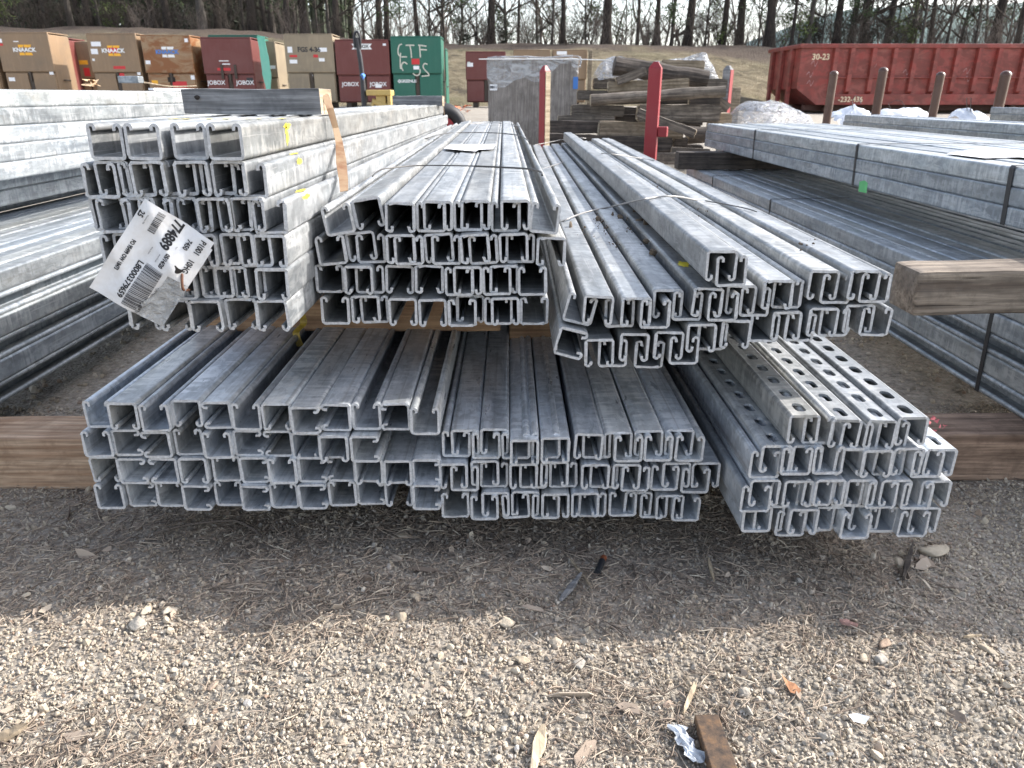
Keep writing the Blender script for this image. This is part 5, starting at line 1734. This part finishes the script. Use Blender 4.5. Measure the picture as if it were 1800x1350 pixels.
# ------------------------------------------------------------------ timber pile
def beam(x0, y0, x1, y1, th, yd, mat, label, depth=None, rnd=0, end=None, yaw=0.0, seed=0):
    """beam between two zoom points (origin 800,60 scale 3), th = thickness in zoom px"""
    a = on_y(800 + x0 / 3, 60 + y0 / 3, yd); b = on_y(800 + x1 / 3, 60 + y1 / 3, yd)
    s = yd / ray(1100, 170).y / F
    t = th / 3 * s
    L = (b - a).length
    name = 'log' if rnd else 'old_timber'
    bm = bmesh.new()
    if rnd:
        bmesh.ops.create_cone(bm, cap_ends=True, segments=14, radius1=t / 2, radius2=t / 2 * .92, depth=L)
        bmesh.ops.rotate(bm, verts=bm.verts, matrix=Matrix.Rotation(math.pi / 2, 3, 'Y'))
    else:
        bmesh.ops.create_cube(bm, size=1)
        dp = depth or t * 1.1
        for q in bm.verts:
            q.co = Vector((q.co.x * L, q.co.y * dp, q.co.z * t))
        bmesh.ops.bevel(bm, geom=list(bm.edges), offset=t * .09, segments=2, affect='EDGES')
    for i in range(1, 12):
        bmesh.ops.bisect_plane(bm, geom=list(bm.verts) + list(bm.edges) + list(bm.faces), plane_co=(-L / 2 + L * i / 12, 0, 0), plane_no=(1, 0, 0))
    for q in bm.verts:
        q.co += mnoise.noise_vector(q.co * 7 + Vector((seed * 3.1, 0, 0))) * t * .09
    me = bpy.data.meshes.new(name)
    bm.to_mesh(me); bm.free()
    me.materials.append(M[mat]); me.materials.append(M[end or 'wood_end'])
    for p in me.polygons:
        if abs(p.normal.x) > .75:
            p.material_index = 1
    o = bpy.data.objects.new(name, me); C.objects.link(o)
    o.location = (a + b) / 2
    o.rotation_euler = (0, -math.atan2(b.z - a.z, b.x - a.x), yaw)
    return tag(o, label, 'timber', 'old timbers heaped behind the bundles')


WA, WB, WC_ = 'wood_pile_a', 'wood_pile_b', 'wood_pile_c'
beam(480, 560, 1140, 585, 75, 5.6, WB, 'dark rough sleeper at the bottom of the timber pile', seed=1, end=WB)
beam(480, 650, 1440, 660, 60, 5.4, WA, 'grey brown timber on the ground below the dark sleeper', seed=2)
beam(1140, 610, 1340, 622, 30, 5.5, WA, 'short grey plank by the red post foot', seed=3)
beam(480, 488, 770, 490, 62, 5.75, WB, 'black stained timber left of the tan beam', seed=4, end=WB)
beam(755, 498, 1195, 512, 78, 5.65, WC_, 'tan square beam with a knot low in the pile', seed=5)
beam(540, 445, 840, 448, 32, 5.9, WA, 'thin grey board on the black stained timber', seed=6)
beam(610, 402, 890, 405, 56, 6.0, WA, 'grey brown square timber left in the pile', seed=7)
beam(960, 415, 1390, 420, 85, 5.95, WA, 'wide weathered timber right of the pile centre', seed=8)
beam(640, 322, 840, 322, 48, 6.1, WA, 'small grey timber end poking out left beside the crate', seed=9)
beam(715, 348, 1420, 300, 62, 5.85, WA, 'long rounded grey log lying across the middle of the pile', rnd=1, seed=10)
beam(965, 415, 1265, 525, 45, 5.5, WA, 'thin grey pole slanting down to the right out of the pile', seed=11, yaw=-.3)
beam(805, 280, 1230, 262, 52, 6.05, WC_, 'brown plank beam above the long log', seed=12)
beam(850, 250, 1005, 192, 42, 6.0, WA, 'short beam propped at a slant near the pile top', seed=13)
beam(840, 165, 1330, 240, 95, 6.3, WB, 'big blackened driftwood timber on top of the pile', rnd=1, seed=14, end=WB)
beam(1085, 165, 1310, 172, 55, 6.5, WC_, 'pale tan timber on the very top under the plastic sheet', seed=15)
beam(1240, 262, 1430, 265, 50, 6.5, WA, 'grey timber end behind the long log at right', seed=16)
beam(1230, 355, 1395, 352, 40, 6.2, WB, 'dark timber under the right end of the long log', seed=17)
beam(840, 440, 980, 442, 36, 6.05, WB, 'reddish brown stub in the gap of the pile', seed=18)
beam(1145, 568, 1222, 570, 48, 5.75, WB, 'short dark block at the right foot of the pile', seed=19)
beam(1225, 530, 1340, 530, 95, 5.8, WB, 'dark round log end at the lower right of the pile', rnd=1, seed=20)
beam(1335, 455, 1450, 455, 75, 6.0, WC_, 'tan square timber end lit by the sun at right of the pile', seed=21)
beam(1350, 330, 1430, 400, 60, 6.25, WA, 'split grey timber leaning at the right end of the pile', seed=22)
beam(725, 262, 860, 262, 52, 6.6, WA, 'pale square block behind the pile near the crate', seed=23)
beam(480, 540, 600, 540, 50, 6.3, WB, 'dark timber stub beside the crate foot', seed=24)
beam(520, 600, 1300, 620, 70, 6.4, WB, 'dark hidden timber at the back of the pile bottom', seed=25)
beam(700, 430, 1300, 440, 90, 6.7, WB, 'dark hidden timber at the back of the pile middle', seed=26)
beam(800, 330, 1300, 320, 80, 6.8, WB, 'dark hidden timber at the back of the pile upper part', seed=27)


def sheet_heap(name, label, pts_top, yd, depth, mat, cat, amp=.03, n=26, m=12, basepx=None, seed=0):
    """crumpled sheet draped over a ridge given in photo pixels"""
    P = smoothline([on_y(u, v, yd) for u, v in pts_top], max(2, n // max(1, len(pts_top) - 1)))
    vs = []; N = len(P)
    zb = min(p.z for p in P) - .02 if basepx is None else on_y(pts_top[0][0], basepx, yd).z
    for j in range(m + 1):
        t = j / m
        for i, p in enumerate(P):
            prof = math.sin(math.pi * t) ** .6
            q = Vector((p.x, yd - depth / 2 + depth * t, zb + (p.z - zb) * prof))
            q += mnoise.noise_vector(Vector((q.x * 7 + seed, q.y * 7, q.z * 9))) * amp + mnoise.noise_vector(Vector((q.x * 22 + seed, q.y * 20, q.z * 20))) * amp * .35
            vs.append(q)
    mb = MB()
    mb.add(vs, [(j * N + i, j * N + i + 1, (j + 1) * N + i + 1, (j + 1) * N + i) for j in range(m) for i in range(N - 1)], True)
    o = mb.build(name, mat); recenter(o)
    return tag(o, label, cat)


sheet_heap('plastic_sheet', 'crumpled clear plastic heap on the ground right of the timber pile', [(1284, 222), (1292, 195), (1310, 180), (1328, 175), (1360, 180), (1390, 193), (1406, 206), (1412, 222)], 6.6, .7, M['film_white'], 'plastic sheet', amp=.035, basepx=226)
sheet_heap('plastic_sheet', 'clear plastic sheet draped over the left top of the timber pile', [(1045, 134), (1058, 112), (1076, 100), (1090, 96), (1112, 104), (1118, 128)], 6.7, .3, M['film_white'], 'plastic sheet', amp=.03, basepx=138, seed=4)
sheet_heap('plastic_sheet', 'clear plastic sheet over the right top of the timber pile', [(1100, 112), (1150, 106), (1200, 100), (1232, 92), (1245, 104), (1252, 122), (1260, 140)], 6.75, .3, M['film_white'], 'plastic sheet', amp=.025, basepx=142, seed=7)
sheet_heap('bulk_bag', 'white woven bag with black loops behind the right stack, left one', [(1463, 205), (1478, 196), (1500, 186), (1515, 196), (1530, 205)], 7.6, .5, M['bag_white'], 'bulk bag', amp=.05, basepx=215, seed=9)
sheet_heap('bulk_bag', 'white crumpled bag between two rusty pipe posts', [(1525, 205), (1545, 195), (1565, 190), (1585, 192), (1605, 190), (1622, 198), (1636, 208)], 7.7, .5, M['bag_white'], 'bulk bag', amp=.05, basepx=215, seed=12)
sheet_heap('bulk_bag', 'white folded bag right of the third pipe post', [(1678, 208), (1692, 196), (1700, 188), (1706, 196), (1718, 192), (1726, 208)], 7.5, .4, M['bag_white'], 'bulk bag', amp=.04, basepx=215, seed=15)
bags = [o for o in bpy.data.objects if o.name.startswith('bulk_bag')]
for bg, pts in zip(bags, ([(1500, 192), (1498, 178), (1503, 168), (1511, 170), (1513, 182)], [(1565, 192), (1562, 182), (1575, 176), (1585, 178), (1592, 190)], [(1700, 195), (1699, 172), (1707, 172), (1706, 195)])):
    mb = MB(); inv = Matrix.Translation(bg.location).inverted()
    mb.strip([inv @ on_y(u, v, 7.4) for u, v in pts], Vector((.5, 1, 0)), .045, .004)
    mb.build('lifting_loop', M['black_strap'], bg)

# scraps on the left stack
zls = 0.468 + 5 * CW + .004
o = MB().box((-.035, -.02, 0), (.035, .02, .022), bev=.003).build('metal_block', M['galv_side']); o.location = on_x(231, 146, -1.3); tag(o, 'small grey steel piece standing on the far left upper stack', 'steel piece')
mb = MB(); c0 = on_x(160, 146, -1.3)
for i in range(10):
    mb.add([c0 + Vector((rng.uniform(-.02, .02), rng.uniform(-.03, .03), rng.uniform(-.012, .012))) for _ in range(4)], [(0, 1, 2, 3)])
o = mb.build('cardboard_scrap', m_plain('cardboard', (.5, .35, .22), .9)); recenter(o); tag(o, 'torn tan cardboard scrap on top of the far left stack', 'cardboard')
o = MB().box((-.012, -.35, 0), (.012, .35, .008)).build('white_lath', M['paper']); o.location = (-1.28, 3.35, zls); o.rotation_euler = (0, 0, R(-14)); tag(o, 'thin white lath lying on the far left stack end', 'lath')
wire_obj(smoothline([on_x(225, 141, -1.32), on_x(260, 146, -1.3), on_x(300, 152, -1.29), on_x(345, 151, -1.28)], 4), .003, M['wood_pile_c'], 'tan plastic strip lying along the far left stack', name='plastic_strip')['category'] = 'strip'


# ------------------------------------------------------------------ dumpster
def dumpster():
    YD = 20.0
    x0 = on_y(1405, 120, YD).x
    zt = on_y(1420, 77, YD).z
    zb = .24
    L = 6.9; D = 2.35; H = zt - zb
    root = empty('dumpster', (x0, YD, zb), label='long red ribbed roll-off dumpster numbered 30-23 below the trees', cat='dumpster')
    z1 = H * .36
    tw = .05
    # hull side profile: left end upright, undercut nose
    prof = [(0, H - .04), (0, z1), (.55, .2), (L, .2), (L, H - .04)]
    mb = MB()
    mb.prism(prof[::-1], 0, .02); mb.prism(prof[::-1], D - .02, D)
    for (xa, za), (xb, zb_) in ((prof[0], prof[1]), (prof[1], prof[2]), (prof[2], prof[3]), (prof[3], prof[4])):
        mb.add([(xa, .02, za), (xb, .02, zb_), (xb, D - .02, zb_), (xa, D - .02, za)], [(0, 1, 2, 3)])
    mb.build('hull', M['dumpster'], root)
    rim = MB()
    rim.box((-.06, -.06, H - .1), (L + .05, .05, H), bev=.012); rim.box((-.06, D - .05, H - .1), (L + .05, D + .06, H), bev=.012)
    rim.box((-.06, .052, H - .1), (.04, D - .052, H), bev=.012); rim.box((L - .06, .052, H - .1), (L + .05, D - .052, H), bev=.012)
    rim.build('rim', M['dumpster'], root)
    for u in (1465, 1493, 1531, 1568, 1603, 1640, 1677, 1715, 1750, 1795, 1832):
        x = on_y(u, 120, YD).x - x0
        m2 = MB()
        m2.add([(x - .07, -.005, .46), (x + .07, -.005, .46), (x + .07, -.005, H - .1), (x - .07, -.005, H - .1), (x - .05, -.09, .52), (x + .05, -.09, .52), (x + .05, -.09, H - .1), (x - .05, -.09, H - .1)],
               [(4, 5, 6, 7), (0, 4, 7, 3), (1, 2, 6, 5), (0, 1, 5, 4), (3, 7, 6, 2)])
        m2.build('rib', M['dumpster'], root)
    for y in (.42, 1.15, 1.9):
        m2 = MB(); m2.box((-.09, y, z1 - .4), (-.001, y + .14, H - .101), bev=.01); m2.build('rib', M['dumpster'], root)
    MB().box((.9, -.1, .2), (L, -.001, .45), bev=.01).build('bottom_rail', M['dumpster'], root)
    MB().tube([(.95, -.05, H * .52), (L, -.05, H * .52)], .02, 6).build('side_bar', M['dumpster'], root)
    for y in (.5, 1.7):
        MB().box((.4, y, .06), (L - .05, y + .12, .199), bev=.01).build('skid_rail', M['dumpster_dark'], root)
    for x in (.9, 5.6):
        MB().tube([(x, .1, .1), (x, .35, .1)], .1, 14).build('roller', M['rust_pipe'], root)
    text('30-23', .19, M['cream_ink'], root, (.5, -.004, H - .3), bold=.004)
    text('-232-436', .17, M['cream_ink'], root, (1.35, -.104, .325), bold=.003)
    # faint scraped marks
    for x, z in ((.2, .9), (.28, 1.15), (.24, .7), (1.75, 1.1), (2.6, .95), (2.66, .78), (3.25, .9), (4.1, .98), (4.16, .8), (3.3, .5), (5.2, .9)):
        m2 = MB(); m2.strip(smoothline([(x, -.003, z), (x + .06, -.003, z + .07), (x + .1, -.003, z - .05), (x + .16, -.003, z + .06)], 4), Vector((0, 0, 1)), .02, .001)
        m2.build('scuff', M['scuff'], root)
    # rubbish showing above the rim
    m2 = MB()
    for i in range(7):
        c = Vector((rng.uniform(.1, 1.2), rng.uniform(.4, 2.0), H - .03))
        m2.box(tuple(c - Vector((.25, .05, .02))), tuple(c + Vector((.25, .05, .05))))
    o = m2.build('rubbish', M['paper'])
    o.location = root.location; recenter(o); tag(o, 'pale boards sticking out of the dumpster at its left end', 'rubbish')


M['scuff'] = m_plain('scuffed_paint', (.42, .26, .25), .7)
dumpster()


# ------------------------------------------------------------------ trees
def branch(mb, p, d, L, r, depth, rg, segs=5, tw=None, minr=.004, up=.1, spread=.9, kids=(3, 5)):
    pts = [p.copy()]; rad = [r]
    q = p.copy(); dd = d.normalized()
    for i in range(segs):
        dd = (dd + Vector((rg.gauss(0, .16), rg.gauss(0, .16), rg.gauss(0, .1) + up * .3))).normalized()
        q = q + dd * L / segs
        pts.append(q.copy()); rad.append(max(minr, r * (1 - .8 * (i + 1) / segs)))
    (tw if (tw is not None and r < .03) else mb).tube(pts, rad, 5 if r > .03 else 3, cap=False)
    if depth > 0:
        for k in range(rg.randint(*kids)):
            i = rg.randint(1, segs)
            a = rg.uniform(0, 2 * math.pi)
            side = Vector((math.cos(a), math.sin(a), rg.uniform(-.1, .6)))
            nd = (dd * (1 - spread * .5) + side * spread).normalized()
            branch(mb, pts[i], nd, L * rg.uniform(.4, .68), max(minr, rad[i] * .62), depth - 1, rg, max(3, segs - 1), tw, minr, up, spread, kids)
    return pts


def clump(mb, c, rx, rz, n, rg, size):
    for i in range(n):
        a = Vector((rg.gauss(0, 1), rg.gauss(0, 1), rg.gauss(0, 1))).normalized() * rg.random() ** .4
        p = c + Vector((a.x * rx, a.y * rx, a.z * rz))
        d = (a + Vector((rg.gauss(0, .6), rg.gauss(0, .6), rg.gauss(0, .5)))).normalized()
        s = d.cross(Vector((rg.gauss(0, 1), rg.gauss(0, 1), rg.gauss(0, 1)))).normalized()
        l = size * rg.uniform(.6, 1.4); w_ = l * .16
        mb.add([p - s * w_, p + s * w_, p + d * l + s * w_ * .3, p + d * l - s * w_ * .3], [(0, 1, 2, 3)])


def pine_mesh(seed, low=False):
    rg = random.Random(seed)
    H = rg.uniform(12, 17)
    tr = MB(); pts = []; rad = []
    lx, ly = rg.uniform(-.05, .05), rg.uniform(-.05, .05)
    for i in range(13):
        t = i / 12
        pts.append(Vector((lx * H * t + .08 * math.sin(t * 6 + seed), ly * H * t, H * t)))
        rad.append(.24 * (1 - .8 * t) * (1.0 + .5 * math.exp(-t * 45)))
    tr.tube(pts, rad, 10)
    cr = MB(); tw = MB()
    nb = 20
    for k in range(nb):
        t = rg.uniform(.45, 1.0)
        p = pts[int(t * 12)]
        a = rg.uniform(0, 6.28)
        d = Vector((math.cos(a), math.sin(a), rg.uniform(-.1, .4)))
        L = rg.uniform(1.0, 2.4) * (1.25 - t * .6)
        P = branch(tw, p, d, L, .04, 0, rg)
        clump(cr, P[-1], .5, .32, 26, rg, .26); clump(cr, P[-3], .4, .25, 14, rg, .24)
    for k in range(9):   # bare stubs and thin dead limbs low down
        z = rg.uniform(1.0, H * .45)
        a = rg.uniform(0, 6.28)
        branch(tw, pts[int(z / H * 12)], Vector((math.cos(a), math.sin(a), rg.uniform(-.3, .3))), rg.uniform(.5, 1.6), .02, 1, rg, 4, None, .005, 0, .7, (1, 3))
    tr.add(tw.v, tw.f, True)
    return tr.mesh('trunk', M['bark_pine']), cr.mesh('crown', M['pine_leaf'])


def bare_mesh(seed, r0=.11, H=9):
    rg = random.Random(seed)
    tr = MB(); pts = []; rad = []
    for i in range(11):
        t = i / 10
        pts.append(Vector((.3 * math.sin(t * 4 + seed) * t, .25 * math.cos(t * 3 + seed) * t, H * t))); rad.append(r0 * (1 - .85 * t) * (1 + .4 * math.exp(-t * 40)))
    tr.tube(pts, rad, 8)
    tw = MB()
    for k in range(15):
        z = rg.uniform(.08, .95)
        a = rg.uniform(0, 6.28)
        i = max(1, int(z * 10))
        branch(tw, pts[i], Vector((math.cos(a), math.sin(a), rg.uniform(.2, 1.0))), rg.uniform(1.2, 2.8) * (1.15 - z * .6), rad[i] * .5 + .01, 2, rg, 5, None, .005, .25, .75, (3, 5))
    return tr.mesh('trunk', M['bark_grey']), tw.mesh('crown', M['twig'])


def shrub_mesh(seed, h=1.2, leaf=None, mat='twig', n=16):
    rg = random.Random(seed)
    tw = MB()
    for k in range(n):
        a = rg.uniform(0, 6.28)
        branch(tw, Vector((rg.gauss(0, .22), rg.gauss(0, .15), 0)), Vector((math.cos(a) * .5, math.sin(a) * .5, 1)), h * rg.uniform(.6, 1.2), .012, 2, rg, 4, None, .004, .2, .6, (2, 4))
    cr = None
    if leaf:
        cr = MB()
        for k in range(14 if h < 3 else 26):
            c = Vector((rg.gauss(0, .3 + .22 * (h > 3)), rg.gauss(0, .25), (abs(rg.gauss(.55, .3)) if h < 3 else rg.uniform(.3, 1.25)) * h))
            clump(cr, c, .24, .2, 34, rg, .13)
        cr = cr.mesh('crown', M[leaf])
    return tw.mesh('stems', M[mat]), cr


pines = [pine_mesh(i) for i in range(5)]
bares = [bare_mesh(20 + i, r0=rg_, H=h_) for i, (rg_, h_) in enumerate(((.12, 10), (.07, 8), (.16, 11), (.05, 7), (.09, 9)))]
shr = [shrub_mesh(60 + i, 1.1 + .25 * (i % 3)) for i in range(4)] + [shrub_mesh(70 + i, 1.0, mat='twig_pale') for i in range(2)]
ever = [shrub_mesh(80 + i, 1.5, leaf='cedar_leaf') for i in range(3)]
lit_p = [shrub_mesh(90 + i, 2.0, leaf='pine_leaf_lit') for i in range(2)]


def bz(x, y):
    return float(bank_z(np.array([[x]]), np.array([[y]]))[0, 0])


def inst(kind, parts, x, y, s, label, cat, group, rz=None):
    root = empty(kind, (x, y, bz(x, y) - .05), rz=rng.uniform(0, 6.28) if rz is None else rz, label=label, cat=cat, group=group)
    root.scale = (s, s, s)
    for nm, me in parts:
        if me is None:
            continue
        o = bpy.data.objects.new(nm, me); C.objects.link(o); o.parent = root
    return root


tree_specs = []   # (u, y, kind, variant, scale)
# tall pine trunks measured along the ridge
for u, wpx in ((668, 16), (680, 15), (735, 12), (862, 20), (910, 9), (1068, 24), (1120, 10), (1152, 14), (1206, 22), (1268, 16), (1300, 20), (1355, 22), (1470, 18), (1518, 20), (1637, 12), (1745, 24), (1790, 16), (540, 22), (505, 16), (590, 18), (470, 12), (990, 14), (1390, 10)):
    y = 31.5 + rng.uniform(0, 5)
    tree_specs.append((u, y, 'pine_tree', rng.randrange(5), wpx / 30.0 * (y / 32)))
for u in (255, 300, 340, 385, 415, 60, 110, 165, 200, 20, -40, 1850, 445, 75, 140, 230, 275):
    y = 33 + rng.uniform(0, 9)
    tree_specs.append((u, y, 'pine_tree', rng.randrange(5), rng.uniform(.5, .85)))
for u in (640, 705, 780, 815, 840, 945, 970, 1030, 1100, 1180, 1240, 1335, 1420, 1495, 1560, 1575, 1600, 1620, 1665, 1690, 1715, 1770, 620, 560, 580, 520, 480, 430, 400, 360, 320, 285, 240, 180, 130, 90, 40, 1445, 755, 890):
    y = 31.2 + rng.uniform(0, 8)
    tree_specs.append((u, y, 'bare_tree', rng.randrange(5), rng.uniform(.7, 1.15)))
cnt = {}
for u, y, kind, var, s in sorted(tree_specs):
    cnt[kind] = cnt.get(kind, 0) + 1
    k = cnt[kind]
    x = on_y(u, 70, y).x
    if kind == 'pine_tree':
        t_, c_ = pines[var]
        inst(kind, (('trunk', t_), ('crown', c_)), x, y, s, f"tall dark pine trunk, {ORD[k]} pine from the left along the wooded ridge", 'tree', 'pine trees on the ridge')
    else:
        t_, c_ = bares[var]
        inst(kind, (('trunk', t_), ('crown', c_)), x, y, s, f"leafless grey tree, {ORD[k]} bare one from the left along the wooded ridge", 'tree', 'bare trees on the ridge')
k = 0
for u in list(range(-30, 1860, 20)):
    k += 1
    y = 30.2 + rng.uniform(0, 3.0)
    x = on_y(u + rng.uniform(-10, 10), 70, y).x
    if x > 6:
        y += 1.0
    st_, cr_ = shr[rng.randrange(len(shr))]
    inst('bare_shrub', (('stems', st_),), x, y, rng.uniform(.55, 1.05), f"leafless brown shrub, {ORD[min(k, 69)]} from the left at the ridge edge" if k <= 69 else f"leafless brown shrub, {ORD[96 - k]} from the right at the ridge edge", 'shrub', 'bare shrubs on the ridge')
k = 0
for u, y, s in ((815, 33, .7), (890, 33, .8), (1010, 34, .7), (1140, 33.5, .6), (1430, 34, .8), (1480, 33.5, .9), (1530, 34.5, .9), (1575, 34, .8), (1590, 36, .7), (350, 34, 1.2), (250, 35, 1.4), (120, 35, 1.3), (60, 34, 1.2), (180, 36, 1.5), (300, 36, 1.5), (420, 36, 1.3), (20, 37, 1.5), (480, 37, 1.0), (930, 35, .6)):
    k += 1
    st_, cr_ = ever[rng.randrange(3)]
    inst('evergreen_shrub', (('stems', st_), ('crown', cr_)), on_y(u, 70, y).x, y, s, f"dark evergreen bush, {ORD[k]} counted among those under the ridge trees", 'shrub', 'evergreen bushes on the ridge')
for u, y, s, lab in ((10, 31.5, 1.1, 'bright young pine sapling at the far left of the ridge'), (200, 32, .85, 'yellow green pine sapling amid the dark left wood'), (1405, 32.5, 1.0, 'sunlit young pine above the left part of the dumpster'), (1590, 33, 1.0, 'sunlit young pine above the middle of the dumpster'), (1265, 33, .7, 'small green pine sapling between two thick trunks')):
    st_, cr_ = lit_p[rng.randrange(2)]
    inst('young_pine', (('stems', st_), ('crown', cr_)), on_y(u, 70, y).x, y, s, lab, 'tree', 'young pines on the ridge')

k = 0
dark_p = [shrub_mesh(110 + i, 3.2, leaf='pine_leaf', n=7) for i in range(3)]
for u in (95, 150, 265, 320, 400, 520, 600, 700, 800, 880, 960, 1045, 1095, 1175, 1240, 1330, 1385, 1440, 1500, 1560, 1700, 1765):
    k += 1
    st_, cr_ = dark_p[rng.randrange(3)]
    y = rng.uniform(33, 40)
    o = inst('young_pine', (('stems', st_), ('crown', cr_)), on_y(u, 70, y).x, y, rng.uniform(.8, 1.15), f"dark thin pine sapling, {ORD[k]} from left between the ridge trunks", 'tree', 'young pines on the ridge')
    o.location.z += rng.uniform(-.2, .1)

# the dense wood far back at left reads as one mass
rg = random.Random(77)
mb = MB()
for i in range(520):
    y = rg.uniform(38, 60)
    xl, xr_ = on_y(-160, 60, y).x, on_y(620, 60, y).x
    x = xl + (xr_ - xl) * rg.random() ** 1.15
    z0 = 2.9
    h = rg.uniform(6, 11)
    mb.tube([(x, y, z0 - .4), (x + rg.uniform(-.3, .3), y, z0 + h * .5), (x + rg.uniform(-.6, .6), y, z0 + h)], [rg.uniform(.05, .16), .08, .03], 5, cap=False)
for i in range(190):
    y = rg.uniform(40, 60)
    xl, xr_ = on_y(-160, 60, y).x, on_y(560, 60, y).x
    c = Vector((xl + (xr_ - xl) * rg.random() ** 1.1, y, 3.1 + abs(rg.gauss(2.0, 2.2))))
    clump(mb, c, 1.3, 1.0, 60, rg, .6)
tag(mb.build('distant_woodland', M['cedar_leaf']), kind='stuff')
mb = MB()
for i in range(230):
    y = rg.uniform(40, 90)
    xl, xr_ = on_y(560, 60, y).x, on_y(1960, 60, y).x
    x = xl + (xr_ - xl) * rg.random()
    h = rg.uniform(3, 9)
    P = branch(mb, Vector((x, y, 2.3)), Vector((rg.gauss(0, .06), 0, 1)), h, rg.uniform(.03, .11), 1, rg, 5, None, .008, .2, .6, (4, 8))
tag(mb.build('distant_thicket', M['twig_pale']), kind='stuff')
